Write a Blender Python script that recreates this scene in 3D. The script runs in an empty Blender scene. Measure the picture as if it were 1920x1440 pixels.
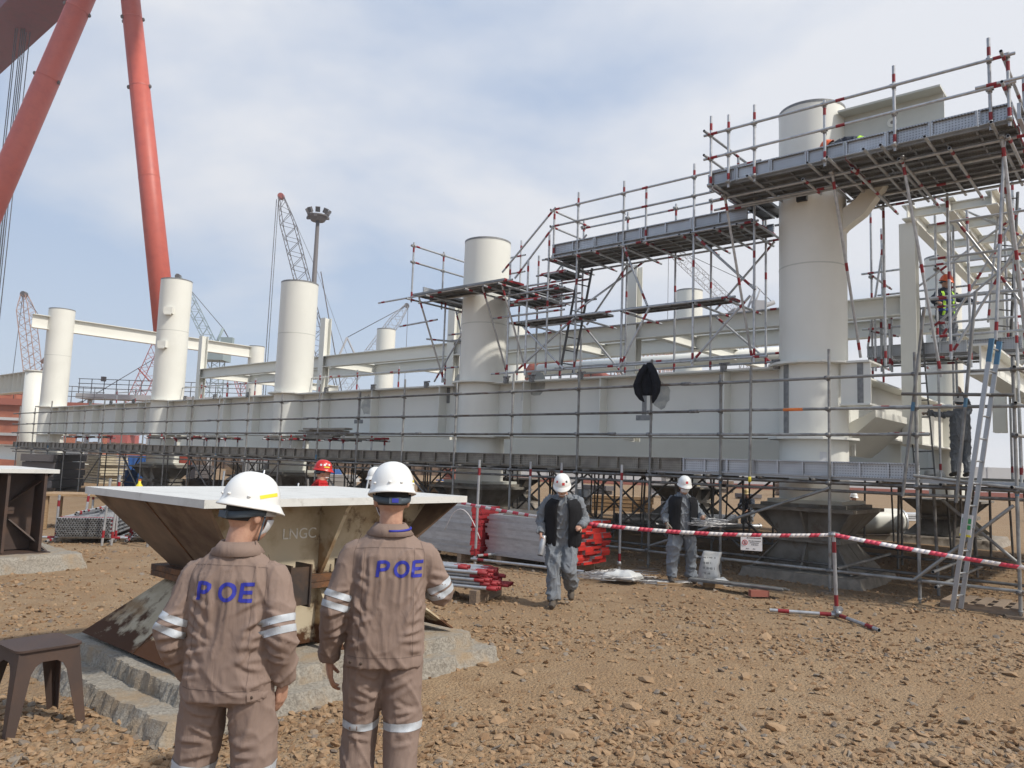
import bpy, math, random
import numpy as np
from mathutils import Vector, Matrix, Quaternion
from mathutils.bvhtree import BVHTree

sc = bpy.context.scene
col = sc.collection
random.seed(7); RNG = np.random.default_rng(11)
PI = math.pi; R = math.radians

# ------------------------------------------------------------------ camera
PITCH, ROLL, EYE = .1017, .0342, 1.85
cam_d = bpy.data.cameras.new('Camera'); cam_d.sensor_width = 36; cam_d.lens = 1442 / 1920 * 36
cam_d.clip_start = .05; cam_d.clip_end = 6000
cam = bpy.data.objects.new('Camera', cam_d); col.objects.link(cam)
fo = Vector((0, math.cos(PITCH), math.sin(PITCH))); u0 = Vector((0, -math.sin(PITCH), math.cos(PITCH)))
ri = Vector((math.cos(ROLL), 0, 0)) + u0 * math.sin(ROLL); up = Vector((-math.sin(ROLL), 0, 0)) + u0 * math.cos(ROLL)
cam.matrix_world = Matrix(((ri.x, up.x, -fo.x, 0), (ri.y, up.y, -fo.y, 0), (ri.z, up.z, -fo.z, EYE), (0, 0, 0, 1)))
sc.camera = cam

# ------------------------------------------------------------------ light
SUN_DIR = Vector((.86, -.51, 0)).normalized(); SUN_EL = R(47)
sd = Vector((SUN_DIR.x * math.cos(SUN_EL), SUN_DIR.y * math.cos(SUN_EL), math.sin(SUN_EL)))
sl = bpy.data.lights.new('Sun', 'SUN'); sl.energy = 2.9; sl.angle = R(2.6); sl.color = (1, .95, .87)
so = bpy.data.objects.new('Sun', sl); col.objects.link(so); so.rotation_euler = (-sd).to_track_quat('-Z', 'Y').to_euler()
world = bpy.data.worlds.new('World'); sc.world = world; world.use_nodes = True
nt = world.node_tree; nt.nodes.clear()
def N(t, ty, **k):
    n = t.nodes.new(ty)
    for a, b in k.items(): setattr(n, a, b)
    return n
def math_(t, op, a, b=None):
    n = N(t, 'ShaderNodeMath', operation=op)
    for i, v in enumerate((a, b)):
        if v is None: continue
        if isinstance(v, (int, float)): n.inputs[i].default_value = v
        else: t.links.new(v, n.inputs[i])
    return n.outputs[0]
def ramp(t, fac, stops):
    n = N(t, 'ShaderNodeValToRGB'); e = n.color_ramp.elements
    while len(e) < len(stops): e.new(.5)
    for x, (p, c) in zip(e, stops): x.position = p; x.color = (*c, 1) if len(c) == 3 else c
    t.links.new(fac, n.inputs[0]); return n.outputs[0]
def mix(t, f, a, b, bt='MIX'):
    n = N(t, 'ShaderNodeMix', data_type='RGBA', blend_type=bt)
    for i, v in ((0, f), (6, a), (7, b)):
        if isinstance(v, (int, float)): n.inputs[i].default_value = v
        elif isinstance(v, tuple): n.inputs[i].default_value = (*v, 1)
        else: t.links.new(v, n.inputs[i])
    return n.outputs[2]
sky = N(nt, 'ShaderNodeTexSky', sky_type='NISHITA', sun_disc=False, sun_elevation=SUN_EL,
        sun_rotation=math.atan2(sd.x, sd.y), air_density=1.0, dust_density=2.2, ozone_density=1.0)
tc = N(nt, 'ShaderNodeTexCoord'); sep = N(nt, 'ShaderNodeSeparateXYZ'); nt.links.new(tc.outputs['Generated'], sep.inputs[0])
dz = math_(nt, 'ADD', math_(nt, 'MAXIMUM', sep.outputs[2], 0.), .22)
cmb = N(nt, 'ShaderNodeCombineXYZ')
nt.links.new(math_(nt, 'DIVIDE', sep.outputs[0], dz), cmb.inputs[0]); nt.links.new(math_(nt, 'DIVIDE', sep.outputs[1], dz), cmb.inputs[1])
cmb.inputs[2].default_value = 4.3
n1 = N(nt, 'ShaderNodeTexNoise'); n1.inputs['Scale'].default_value = .95; n1.inputs['Detail'].default_value = 6; n1.inputs['Roughness'].default_value = .52; n1.inputs['Distortion'].default_value = .25
nt.links.new(cmb.outputs[0], n1.inputs['Vector'])
# cloud thickens towards the bright hazy side of the sky
bias = math_(nt, 'MULTIPLY', sep.outputs[0], .26)
fac = math_(nt, 'ADD', n1.outputs['Fac'], bias)
mask = ramp(nt, fac, [(.38, (0, 0, 0)), (.60, (1, 1, 1))])
hz = ramp(nt, sep.outputs[2], [(0, (1, 1, 1)), (.42, (0, 0, 0))])
veil = mix(nt, .62, sky.outputs[0], (3.3, 4.5, 6.5))
veil = mix(nt, math_(nt, 'MULTIPLY', hz, .62), veil, (5.4, 5.8, 6.4))
out = mix(nt, math_(nt, 'MULTIPLY', mask, .86), veil, (6.5, 6.55, 6.75))
bg = N(nt, 'ShaderNodeBackground'); nt.links.new(out, bg.inputs[0]); bg.inputs[1].default_value = .11
wo = N(nt, 'ShaderNodeOutputWorld'); nt.links.new(bg.outputs[0], wo.inputs[0])
sc.view_settings.view_transform = 'Standard'; sc.view_settings.look = 'None'
sc.view_settings.exposure = .33; sc.view_settings.gamma = 1; sc.view_settings.use_curve_mapping = False
sc.cycles.max_bounces = 4; sc.cycles.diffuse_bounces = 2; sc.cycles.glossy_bounces = 2; sc.cycles.transparent_max_bounces = 8
sc.cycles.use_denoising = True

# ------------------------------------------------------------------ materials
MATS = {}
def mat(n, c, r=.6, m=0., c2=None, sc_=6., lo=.42, hi=.62, bump=0., bs=60., var=.12, c3=None, s3=1.5, l3=.52, h3=.66, detail=6, stretch=None, spec=.5):
    """Principled surface: base colour c, blotches of c2, larger stains of c3, fine relief, small change from piece to piece."""
    ma = bpy.data.materials.new(n); ma.use_nodes = True; t = ma.node_tree; b = t.nodes['Principled BSDF']
    b.inputs['Roughness'].default_value = r; b.inputs['Metallic'].default_value = m; b.inputs['Specular IOR Level'].default_value = spec
    tc = N(t, 'ShaderNodeTexCoord'); oi = N(t, 'ShaderNodeObjectInfo')
    v = N(t, 'ShaderNodeVectorMath', operation='MULTIPLY_ADD'); v.inputs[1].default_value = stretch or (1, 1, 1)
    t.links.new(tc.outputs['Object'], v.inputs[0])
    rr = N(t, 'ShaderNodeCombineXYZ'); q = math_(t, 'MULTIPLY', oi.outputs['Random'], 37.)
    for i in range(3): t.links.new(q, rr.inputs[i])
    t.links.new(rr.outputs[0], v.inputs[2]); vec = v.outputs[0]
    def noise(s, d=detail):
        k = N(t, 'ShaderNodeTexNoise'); k.inputs['Scale'].default_value = s; k.inputs['Detail'].default_value = d; k.inputs['Roughness'].default_value = .6
        t.links.new(vec, k.inputs['Vector']); return k.outputs['Fac']
    base = N(t, 'ShaderNodeRGB'); base.outputs[0].default_value = (*c, 1); cur = base.outputs[0]
    if c2: cur = mix(t, ramp(t, noise(sc_), [(lo, (0, 0, 0)), (hi, (1, 1, 1))]), cur, c2)
    if c3: cur = mix(t, ramp(t, noise(s3), [(l3, (0, 0, 0)), (h3, (1, 1, 1))]), cur, c3)
    if var:
        mr = N(t, 'ShaderNodeMapRange'); mr.inputs[3].default_value = 1 - var; mr.inputs[4].default_value = 1 + var
        t.links.new(oi.outputs['Random'], mr.inputs[0])
        hs = N(t, 'ShaderNodeHueSaturation'); t.links.new(mr.outputs[0], hs.inputs['Value']); t.links.new(cur, hs.inputs['Color']); cur = hs.outputs[0]
    t.links.new(cur, b.inputs['Base Color'])
    if bump:
        bp = N(t, 'ShaderNodeBump'); bp.inputs['Strength'].default_value = bump; bp.inputs['Distance'].default_value = .01
        t.links.new(noise(bs, 4), bp.inputs['Height']); t.links.new(bp.outputs[0], b.inputs['Normal'])
    MATS[n] = ma; return ma
mat('cream', (.76, .75, .68), .45, 0, (.71, .70, .63), 1.2, .45, .75, .015, 30, .015, (.73, .72, .655), .4, .5, .7)
mat('cream_dull', (.56, .56, .50), .5, 0, (.50, .50, .45), 2.5, .45, .75, .02, 30, .03)
mat('bare_weld', (.19, .19, .19), .45, .3, (.27, .27, .26), 12, .4, .6)
mat('smudge', (.36, .36, .335), .6, 0, (.5, .49, .43), 7, .42, .6)
mat('white_paint', (.64, .64, .61), .5, 0, (.50, .50, .47), 4, .5, .75, .05, 40, .02, (.40, .38, .34), 9, .62, .75)
mat('galv', (.50, .51, .52), .42, .55, (.36, .37, .38), 14, .4, .7, .03, 60, .15)
mat('galv_old', (.20, .195, .185), .6, .25, (.11, .10, .09), 6, .42, .62, .06, 60, .25, (.13, .085, .055), 3, .58, .72)
mat('galv_mid', (.30, .30, .29), .55, .35, (.20, .195, .185), 6, .42, .62, .06, 60, .2, (.20, .15, .11), 3, .6, .75)
mat('clamp', (.16, .155, .15), .55, .5, (.3, .3, .3), 20, .45, .6)
mat('clamp_new', (.42, .42, .42), .45, .6, (.25, .25, .25), 20, .45, .6)
mat('red_band', (.27, .014, .02), .6, 0, (.2, .012, .016), 10, .4, .7, 0, 10, .15)
mat('red_paint', (.50, .026, .018), .55, 0, (.34, .018, .016), 7, .45, .7, 0, 10, .18)
mat('blue_tape', (.07, .18, .29), .6); mat('yellow', (.75, .62, .04), .5); mat('orange_tape', (.75, .2, .04), .5)
mat('dark_in', (.02, .02, .02), .9)
mat('timber', (.42, .28, .15), .75, 0, (.30, .19, .10), 5, .4, .6, .15, 30, .2, stretch=(1, 8, 8))
mat('timber_grey', (.30, .22, .15), .8, 0, (.2, .15, .11), 5, .4, .6, .2, 30, .2, stretch=(1, 8, 8))
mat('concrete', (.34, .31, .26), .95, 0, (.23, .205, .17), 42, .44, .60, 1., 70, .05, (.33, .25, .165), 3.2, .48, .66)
mat('concrete_dark', (.22, .19, .155), .9, 0, (.30, .26, .21), 6, .4, .62, .7, 22, .05)  # darker, browner concrete for the pads under the module
mat('ped_brown', (.06, .038, .03), .6, 0, (.085, .048, .032), 3, .45, .65, .08, 30, .03)
mat('rust', (.17, .075, .03), .8, 0, (.07, .04, .025), 10, .42, .6, .3, 40, .1)
mat('dark_steel', (.045, .035, .03), .6, .2, (.09, .055, .035), 5, .45, .65, .1, 30, .1)
mat('ped_dark', (.22, .205, .175), .65, 0, (.15, .13, .105), 3, .42, .65, .1, 30, .05, (.12, .08, .05), 4, .55, .7)
mat('crane_red', (.50, .10, .065), .5, 0, (.43, .08, .055), 1.2, .45, .7, .02, 10, .05)
mat('crane_dark', (.15, .012, .018), .55, 0, (.11, .01, .014), 1, .45, .7)
mat('rope', (.10, .10, .11), .6, .2); mat('lattice_dark', (.11, .10, .10), .6); mat('lattice_red', (.42, .10, .08), .6); mat('lattice_teal', (.26, .33, .34), .6)
mat('lattice_orange', (.42, .26, .20), .6); mat('lattice_pale', (.36, .36, .37), .6)
mat('orange_wall', (.42, .15, .085), .7, 0, (.33, .11, .065), 1, .45, .65); mat('glass_dark', (.05, .06, .07), .15)
mat('red_roof', (.38, .10, .06), .7, 0, (.28, .07, .05), 1.5, .45, .65)
mat('blue_box', (.03, .13, .40), .6, 0, (.03, .09, .28), 2, .45, .65); mat('wall_pale', (.52, .52, .52), .7, 0, (.44, .44, .44), .5, .45, .65)
mat('wall_red', (.30, .10, .07), .7); mat('brown_pile', (.20, .13, .085), .85, 0, (.12, .085, .06), 3, .42, .62); mat('board_stack', (.50, .44, .32), .75, 0, (.38, .33, .25), 3, .45, .65)
mat('ladder', (.38, .39, .40), .4, .6, (.35, .36, .37), 10, .42, .65); mat('ladder_dark', (.12, .12, .12), .6, .3)
mat('black_cloth', (.008, .009, .013), .9, 0, (.015, .016, .022), 12, .45, .65, .25, 70, 0, spec=.15)
mat('white_bag', (.62, .62, .60), .6, 0, (.50, .50, .48), 6, .45, .7, .3, 18, .03); mat('wire', (.45, .45, .45), .4, .7)
mat('paper', (.74, .73, .72), .7); mat('ink', (.06, .06, .06), .7); mat('ink_red', (.5, .04, .04), .7); mat('green_tag', (.05, .3, .10), .6)
mat('tape_white', (.70, .66, .65), .5); mat('tape_red', (.60, .06, .10), .5)
mat('letter_white', (.72, .71, .66), .6, 0, (.55, .53, .46), 25, .52, .64)
mat('ped_upper_brown', (.14, .095, .065), .65, 0, (.20, .135, .09), 3, .45, .65, .08, 30, .03, (.075, .042, .026), 2.2, .5, .64)  # dark brown used on the upper end plates

def perf(n, c, c2):
    ma = mat(n, c, .42, .5, c2, 5, .42, .68, 0, 10, .12); t = ma.node_tree; b = t.nodes['Principled BSDF']
    tc = N(t, 'ShaderNodeTexCoord'); s = N(t, 'ShaderNodeSeparateXYZ'); t.links.new(tc.outputs['Object'], s.inputs[0])
    a = [math_(t, 'POWER', math_(t, 'SUBTRACT', math_(t, 'FRACT', math_(t, 'MULTIPLY', s.outputs[i], 24.)), .5), 2.) for i in (0, 1)]
    d = math_(t, 'LESS_THAN', math_(t, 'ADD', *a), .05)
    src = b.inputs['Base Color'].links[0].from_socket
    t.links.new(mix(t, math_(t, 'MULTIPLY', d, .7), src, (.05, .05, .05)), b.inputs['Base Color'])
perf('plank_new', (.50, .52, .54), (.40, .41, .43)); perf('plank_deck', (.30, .30, .30), (.20, .20, .20)); perf('plank_old', (.27, .25, .21), (.17, .15, .13))

def rusty(n, paint, edge):
    """Old cream paint with rust eating in from stains."""
    return mat(n, paint, .6, 0, (.34, .27, .17), 2.6, .47, .66, .08, 30, .03, edge, 1.9, .53, .63, detail=9)
ma = rusty('ped_paint', (.50, .43, .31), (.30, .20, .11)); ma.node_tree.nodes['Principled BSDF'].inputs['Roughness'].default_value = .8; ma.node_tree.nodes['Principled BSDF'].inputs['Specular IOR Level'].default_value = .2; t = ma.node_tree; b = t.nodes['Principled BSDF']
tc = N(t, 'ShaderNodeTexCoord'); sp = N(t, 'ShaderNodeSeparateXYZ'); t.links.new(tc.outputs['Object'], sp.inputs[0])
kk = N(t, 'ShaderNodeTexNoise'); kk.inputs['Scale'].default_value = 4.5; kk.inputs['Detail'].default_value = 8; kk.inputs['Roughness'].default_value = .65; t.links.new(tc.outputs['Object'], kk.inputs['Vector'])
zz = ramp(t, sp.outputs[2], [(.24, (.42,) * 3), (.44, (.12,) * 3), (.66, (-.02,) * 3 if False else (0,) * 3), (.80, (.17,) * 3), (.97, (.06,) * 3), (1.0, (.06,) * 3)])
rf = ramp(t, math_(t, 'ADD', kk.outputs['Fac'], zz), [(.60, (0, 0, 0)), (.72, (1, 1, 1))])
src = b.inputs['Base Color'].links[0].from_socket; t.links.new(mix(t, rf, src, (.075, .033, .015)), b.inputs['Base Color'])

def ground_mat():
    ma = bpy.data.materials.new('gravelly_earth'); ma.use_nodes = True; t = ma.node_tree; b = t.nodes['Principled BSDF']; b.inputs['Roughness'].default_value = .95; b.inputs['Specular IOR Level'].default_value = .2
    tc = N(t, 'ShaderNodeTexCoord')
    def noise(s, d=5, r=.6):
        k = N(t, 'ShaderNodeTexNoise'); k.inputs['Scale'].default_value = s; k.inputs['Detail'].default_value = d; k.inputs['Roughness'].default_value = r
        t.links.new(tc.outputs['Object'], k.inputs['Vector']); return k.outputs['Fac']
    vor = N(t, 'ShaderNodeTexVoronoi'); vor.inputs['Scale'].default_value = 38; t.links.new(tc.outputs['Object'], vor.inputs['Vector'])
    v2 = N(t, 'ShaderNodeTexVoronoi'); v2.inputs['Scale'].default_value = 95; t.links.new(tc.outputs['Object'], v2.inputs['Vector'])
    c = mix(t, ramp(t, noise(.55, 6), [(.38, (0, 0, 0)), (.62, (1, 1, 1))]), (.29, .182, .095), (.335, .235, .14))
    c = mix(t, ramp(t, noise(2.4, 6), [(.45, (0, 0, 0)), (.7, (1, 1, 1))]), c, (.235, .14, .07))
    hs = N(t, 'ShaderNodeSeparateColor'); t.links.new(vor.outputs['Color'], hs.inputs[0])
    hs2 = N(t, 'ShaderNodeSeparateColor'); t.links.new(v2.outputs['Color'], hs2.inputs[0])
    c = mix(t, math_(t, 'MULTIPLY', hs.outputs[0], .5), c, (.20, .135, .085)); c = mix(t, math_(t, 'MULTIPLY', hs2.outputs[1], .38), c, (.40, .295, .19))
    t.links.new(c, b.inputs['Base Color'])
    h = math_(t, 'ADD', math_(t, 'MULTIPLY', vor.outputs['Distance'], -.8), math_(t, 'ADD', math_(t, 'MULTIPLY', v2.outputs['Distance'], -.4), noise(14, 6)))
    bp = N(t, 'ShaderNodeBump'); bp.inputs['Strength'].default_value = .9; bp.inputs['Distance'].default_value = .018; t.links.new(h, bp.inputs['Height']); t.links.new(bp.outputs[0], b.inputs['Normal'])
    MATS['ground'] = ma
    ma = bpy.data.materials.new('broken_stone'); ma.use_nodes = True; t = ma.node_tree; b = t.nodes['Principled BSDF']; b.inputs['Roughness'].default_value = .9; b.inputs['Specular IOR Level'].default_value = .25
    ge = N(t, 'ShaderNodeNewGeometry'); tc = N(t, 'ShaderNodeTexCoord')
    k = N(t, 'ShaderNodeTexNoise'); k.inputs['Scale'].default_value = 55; k.inputs['Detail'].default_value = 4; t.links.new(tc.outputs['Object'], k.inputs['Vector'])
    c = ramp(t, ge.outputs['Random Per Island'], [(0, (.20, .115, .06)), (.3, (.30, .185, .10)), (.55, (.37, .25, .15)), (.8, (.33, .215, .12)), (.93, (.24, .215, .18)), (1, (.15, .13, .115))])
    c = mix(t, math_(t, 'MULTIPLY', k.outputs['Fac'], .5), c, (.24, .16, .095)); t.links.new(c, b.inputs['Base Color'])
    bp = N(t, 'ShaderNodeBump'); bp.inputs['Strength'].default_value = .3; bp.inputs['Distance'].default_value = .01; t.links.new(k.outputs['Fac'], bp.inputs['Height']); t.links.new(bp.outputs[0], b.inputs['Normal'])
    MATS['stone'] = ma
ground_mat()

# ------------------------------------------------------------------ mesh helpers
class MB:
    def __init__(s): s.v = []; s.f = []; s.m = []; s.cur = 0; s.sm = []; s.smooth = False
    def add(s, vs, fs, smooth=None):
        o = len(s.v); s.v += [tuple(v) for v in vs]; s.f += [tuple(i + o for i in f) for f in fs]; s.m += [s.cur] * len(fs); s.sm += [s.smooth if smooth is None else smooth] * len(fs); return s
    def box(s, x0, x1, y0, y1, z0, z1, M=None):
        vs = [Vector((x, y, z)) for x in (x0, x1) for y in (y0, y1) for z in (z0, z1)]
        if M: vs = [M @ v for v in vs]
        return s.add(vs, [(0, 1, 3, 2), (4, 6, 7, 5), (0, 4, 5, 1), (2, 3, 7, 6), (0, 2, 6, 4), (1, 5, 7, 3)], False)
    def prism(s, pts, d):
        """Flat polygon pts (3-D) given thickness by vector d."""
        n = len(pts); d = Vector(d); vs = [Vector(p) for p in pts] + [Vector(p) + d for p in pts]
        fs = [tuple(range(n))[::-1], tuple(range(n, 2 * n))] + [(i, (i + 1) % n, n + (i + 1) % n, n + i) for i in range(n)]
        return s.add(vs, fs, False)
    def ring(s, c, a, b, n, ph=0): return [c + a * math.cos(2 * PI * i / n + ph) + b * math.sin(2 * PI * i / n + ph) for i in range(n)]
    def tube(s, path, r, n=8, cap=True, smooth=True):
        path = [Vector(p) for p in path]; rr = r if isinstance(r, (list, tuple)) else [r] * len(path); vs = []; ref = None
        for i, p in enumerate(path):
            d = (path[min(i + 1, len(path) - 1)] - path[max(i - 1, 0)]).normalized()
            if ref is None: ref = d.orthogonal().normalized()
            a = (ref - d * ref.dot(d)); a = a.normalized() if a.length > 1e-5 else d.orthogonal().normalized(); b = d.cross(a); ref = a
            vs += s.ring(p, a * rr[i], b * rr[i], n)
        k = len(path); fs = [(i * n + j, i * n + (j + 1) % n, (i + 1) * n + (j + 1) % n, (i + 1) * n + j) for i in range(k - 1) for j in range(n)]
        o = len(s.v); s.add(vs, fs, smooth)
        if cap: s.f += [tuple(o + j for j in range(n))[::-1], tuple(o + (k - 1) * n + j for j in range(n))]; s.m += [s.cur] * 2; s.sm += [False] * 2
        return s
    def lathe(s, prof, n=24, c=(0, 0, 0), cap=True):
        c = Vector(c); vs = [c + Vector((r * math.cos(2 * PI * j / n), r * math.sin(2 * PI * j / n), z)) for r, z in prof for j in range(n)]
        fs = [(i * n + j, i * n + (j + 1) % n, (i + 1) * n + (j + 1) % n, (i + 1) * n + j) for i in range(len(prof) - 1) for j in range(n)]
        o = len(s.v); s.add(vs, fs)
        if cap: s.f += [tuple(o + j for j in range(n))[::-1], tuple(o + (len(prof) - 1) * n + j for j in range(n))]; s.m += [s.cur] * 2; s.sm += [False] * 2
        return s
    def mesh(s, name, mats):
        me = bpy.data.meshes.new(name); me.from_pydata([tuple(v) for v in s.v], [], s.f)
        for m in (mats if isinstance(mats, (list, tuple)) else [mats]): me.materials.append(MATS[m])
        me.polygons.foreach_set('material_index', s.m); me.polygons.foreach_set('use_smooth', s.sm); me.update(); return me
    def build(s, name, mats, parent=None, **k): return link(name, s.mesh(name, mats), parent, **k)
def link(name, me, parent=None, loc=None, rot=None, scale=None, label=None):
    o = bpy.data.objects.new(name, me); col.objects.link(o); o.parent = parent
    if loc is not None: o.location = loc
    if rot is not None:
        if isinstance(rot, Quaternion): o.rotation_mode = 'QUATERNION'; o.rotation_quaternion = rot
        else: o.rotation_euler = rot
    if scale is not None: o.scale = scale
    if label: o['label'] = label
    return o
def tag(o, label=None, cat=None, group=None, kind=None):
    for k, v in (('label', label), ('category', cat), ('group', group), ('kind', kind)):
        if v: o[k] = v
    return o
def thing(name, label, cat, loc=(0, 0, 0), rz=0, group=None):
    return tag(link(name, None, None, loc, (0, 0, rz)), label, cat, group)
def copy_tree(o, parent=None):
    c = o.copy(); col.objects.link(c); c.parent = parent
    for ch in o.children: copy_tree(ch, c)
    return c
TH = .7091; CX, CY = 5.542, 14.065
E1 = Vector((math.cos(TH), -math.sin(TH), 0)); E2 = Vector((math.sin(TH), math.cos(TH), 0))
def W(s, t, z=0): return Vector((CX, CY, 0)) + E1 * s + E2 * t + Vector((0, 0, z))      # yard grid: s along the girder, t away from it

def vnoise(p, seed=0):
    """Smooth value noise in [-1,1]; p is (n,3)."""
    tb = np.random.default_rng(seed).uniform(-1, 1, 4096); i = np.floor(p).astype(np.int64); f = p - i; f = f * f * (3 - 2 * f); o = 0
    for a in (0, 1):
        for b in (0, 1):
            for c in (0, 1):
                h = ((i[:, 0] + a) * 73856093) ^ ((i[:, 1] + b) * 19349663) ^ ((i[:, 2] + c) * 83492791)
                o = o + tb[h & 4095] * (f[:, 0] if a else 1 - f[:, 0]) * (f[:, 1] if b else 1 - f[:, 1]) * (f[:, 2] if c else 1 - f[:, 2])
    return o
def np_mesh(name, v, f, mats, smooth=False):
    me = bpy.data.meshes.new(name); n, k = f.shape
    me.vertices.add(len(v)); me.vertices.foreach_set('co', np.ascontiguousarray(v, np.float32).ravel())
    me.loops.add(n * k); me.loops.foreach_set('vertex_index', np.ascontiguousarray(f, np.int32).ravel())
    me.polygons.add(n); me.polygons.foreach_set('loop_start', np.arange(0, n * k, k, dtype=np.int32))
    me.polygons.foreach_set('use_smooth', np.full(n, smooth)); me.update(calc_edges=True)
    for m in mats: me.materials.append(MATS[m])
    return me

# ------------------------------------------------------------------ ground
def gz(x, y):
    p = np.stack([np.asarray(x, float), np.asarray(y, float), np.zeros_like(np.asarray(x, float))], 1)
    near = np.clip(1 - np.hypot(p[:, 0], p[:, 1] - 6) / 30, 0, 1)
    return near * (vnoise(p * .7, 1) * .022 + vnoise(p * 2.3, 2) * .012 + vnoise(p * 7, 3) * .007) - .012
def ax(a, b, st, far, g=1.22):
    l = list(np.arange(a, b, st)); d = st
    while l[-1] < far: d *= g; l.append(l[-1] + d)
    d = st; q = [a]
    while q[-1] > -far: d *= g; q.append(q[-1] - d)
    return np.array(q[:0:-1] + l)
gx = ax(-8, 9, .06, 1600); gy = ax(1.5, 14, .06, 1600)
GX, GY = np.meshgrid(gx, gy); px, py = GX.ravel(), GY.ravel(); pzv = gz(px, py)
nx, ny = len(gx), len(gy); idx = np.arange(nx * ny).reshape(ny, nx)
gf = np.stack([idx[:-1, :-1], idx[:-1, 1:], idx[1:, 1:], idx[1:, :-1]], -1).reshape(-1, 4)
tag(link('ground', np_mesh('ground', np.stack([px, py, pzv], 1), gf, ['ground'], True)), 'bare brown earth and gravel yard floor', 'ground', kind='structure')

def stones(name, n, xr, yr, dens, smin, smax, power, seed, label):
    g = np.random.default_rng(seed); P = []
    while len(P) < n:
        k = 20000; y = yr[0] + (yr[1] - yr[0]) * g.random(k); x = g.uniform(-1, 1, k) * (xr[0] + xr[1] * y)
        keep = g.random(k) < dens(x, y); P += list(zip(x[keep], y[keep]))
    P = np.array(P[:n])
    ph = (1 + 5 ** .5) / 2
    ico = np.array([(-1, ph, 0), (1, ph, 0), (-1, -ph, 0), (1, -ph, 0), (0, -1, ph), (0, 1, ph), (0, -1, -ph), (0, 1, -ph), (ph, 0, -1), (ph, 0, 1), (-ph, 0, -1), (-ph, 0, 1)]) / 1.9
    fi = np.array([(0, 11, 5), (0, 5, 1), (0, 1, 7), (0, 7, 10), (0, 10, 11), (1, 5, 9), (5, 11, 4), (11, 10, 2), (10, 7, 6), (7, 1, 8), (3, 9, 4), (3, 4, 2), (3, 2, 6), (3, 6, 8), (3, 8, 9), (4, 9, 5), (2, 4, 11), (6, 2, 10), (8, 6, 7), (9, 8, 1)])
    sz = smin + (smax - smin) * g.random(n) ** power
    V = ico[None] * (1 + g.uniform(-.42, .42, (n, 12, 1))) * sz[:, None, None] * np.stack([g.uniform(.8, 1.5, n), g.uniform(.6, 1.1, n), g.uniform(.4, .85, n)], 1)[:, None, :]
    # chop the tops and sides flat so the pieces read as broken rock
    V[:, :, 2] = np.clip(V[:, :, 2], -1, (sz * g.uniform(.25, .6, n))[:, None]); V[:, :, 0] = np.minimum(V[:, :, 0], (sz * g.uniform(.5, 1.1, n))[:, None])
    a = g.uniform(0, 2 * PI, n); tl = g.normal(0, .3, (n, 2)); ca, sa = np.cos(a)[:, None], np.sin(a)[:, None]
    z = V[:, :, 2] + V[:, :, 0] * tl[:, :1] + V[:, :, 1] * tl[:, 1:]
    x = V[:, :, 0] * ca - V[:, :, 1] * sa; y = V[:, :, 0] * sa + V[:, :, 1] * ca
    base = gz(P[:, 0], P[:, 1]); V = np.stack([x + P[:, :1], y + P[:, 1:], z + base[:, None] + sz[:, None] * .18], 2)
    F_ = (fi[None] + 12 * np.arange(n)[:, None, None]).reshape(-1, 3)
    return tag(link(name, np_mesh(name, V.reshape(-1, 3), F_, ['stone'])), label, 'gravel', kind='stuff')
def track(x, y):       # 0 on the trodden strip where little stone lies
    w = vnoise(np.stack([x * .5, y * .5, x * 0], 1), 5) * .9
    band = np.exp(-((y - 6.6 - .18 * x + w) / 1.5) ** 2) * (x > -1.0) + np.exp(-((x + 3.6 + w) / 2.2) ** 2) * (y > 6)
    return np.clip(1 - .88 * band, .06, 1)
stones('gravel', 54000, (1.2, .92), (2.0, 9.0), lambda x, y: track(x, y) * np.clip(1.7 - .13 * y, .25, 1) * np.clip(.75 + .35 * vnoise(np.stack([x * 1.1, y * 1.1, x * 0], 1), 9), .1, 1), 0.006, .036, 2.6, 3, 'loose brown crushed stone covering the yard')
stones('gravel', 520, (1.2, .9), (2.2, 6.2), lambda x, y: track(x, y) * np.clip(.3 + .5 * x, .12, 1), .03, .055, 1.8, 8, 'coarse brown rubble strewn over the finer stone')
stones('gravel', 21000, (2.5, .85), (7, 19), lambda x, y: track(x, y) * np.clip(.6 + .5 * vnoise(np.stack([x * .8, y * .8, x * 0], 1), 19), .05, 1), .012, .04, 2.4, 4, 'thin scatter of crushed stone further out on the yard')
# ------------------------------------------------------------------ steel module (cream frame)
mod = thing('steel_module', 'huge cream steel frame with thick round columns and a long deep girder', 'steel frame', (CX, CY, 0), -TH)
def column(s, t, r, z0, ztop, welds=(), collars=(), ring=.012):
    m = MB(); m.smooth = True
    m.lathe([(r, z0), (r, ztop - .0)], 40, (s, t, 0), cap=False)
    m.smooth = False; m.lathe([(r - .0001, ztop), (r - .045, ztop)], 40, (s, t, 0), cap=False)
    m.smooth = True; m.lathe([(r - .045, ztop), (r - .045, ztop - .9)], 40, (s, t, 0), cap=True)
    c = m.build('column', ['cream'], mod)
    k = MB(); k.lathe([(r + .004, ztop - .045), (r + .004, ztop + .006), (r - .05, ztop + .006), (r - .05, ztop - .03)], 40, (s, t, 0), cap=False); k.build('rim', ['bare_weld'], c)
    for z in welds:
        k = MB(); k.smooth = True; k.lathe([(r, z - .012), (r + .006, z), (r, z + .012)], 40, (s, t, 0), cap=False); k.build('weld_seam', ['cream_dull'], c)
    for z in collars:
        k = MB(); k.lathe([(r + .20, z - .02), (r + .20, z + .02)], 12, (s, t, 0)); k.build('collar_plate', ['cream'], c)
    return c
SS = [0, -8.285, -16.65, -25.33, -37.48]; TOPS = [8.67, 7.48, 7.47, 8.69, 8.77]
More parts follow.
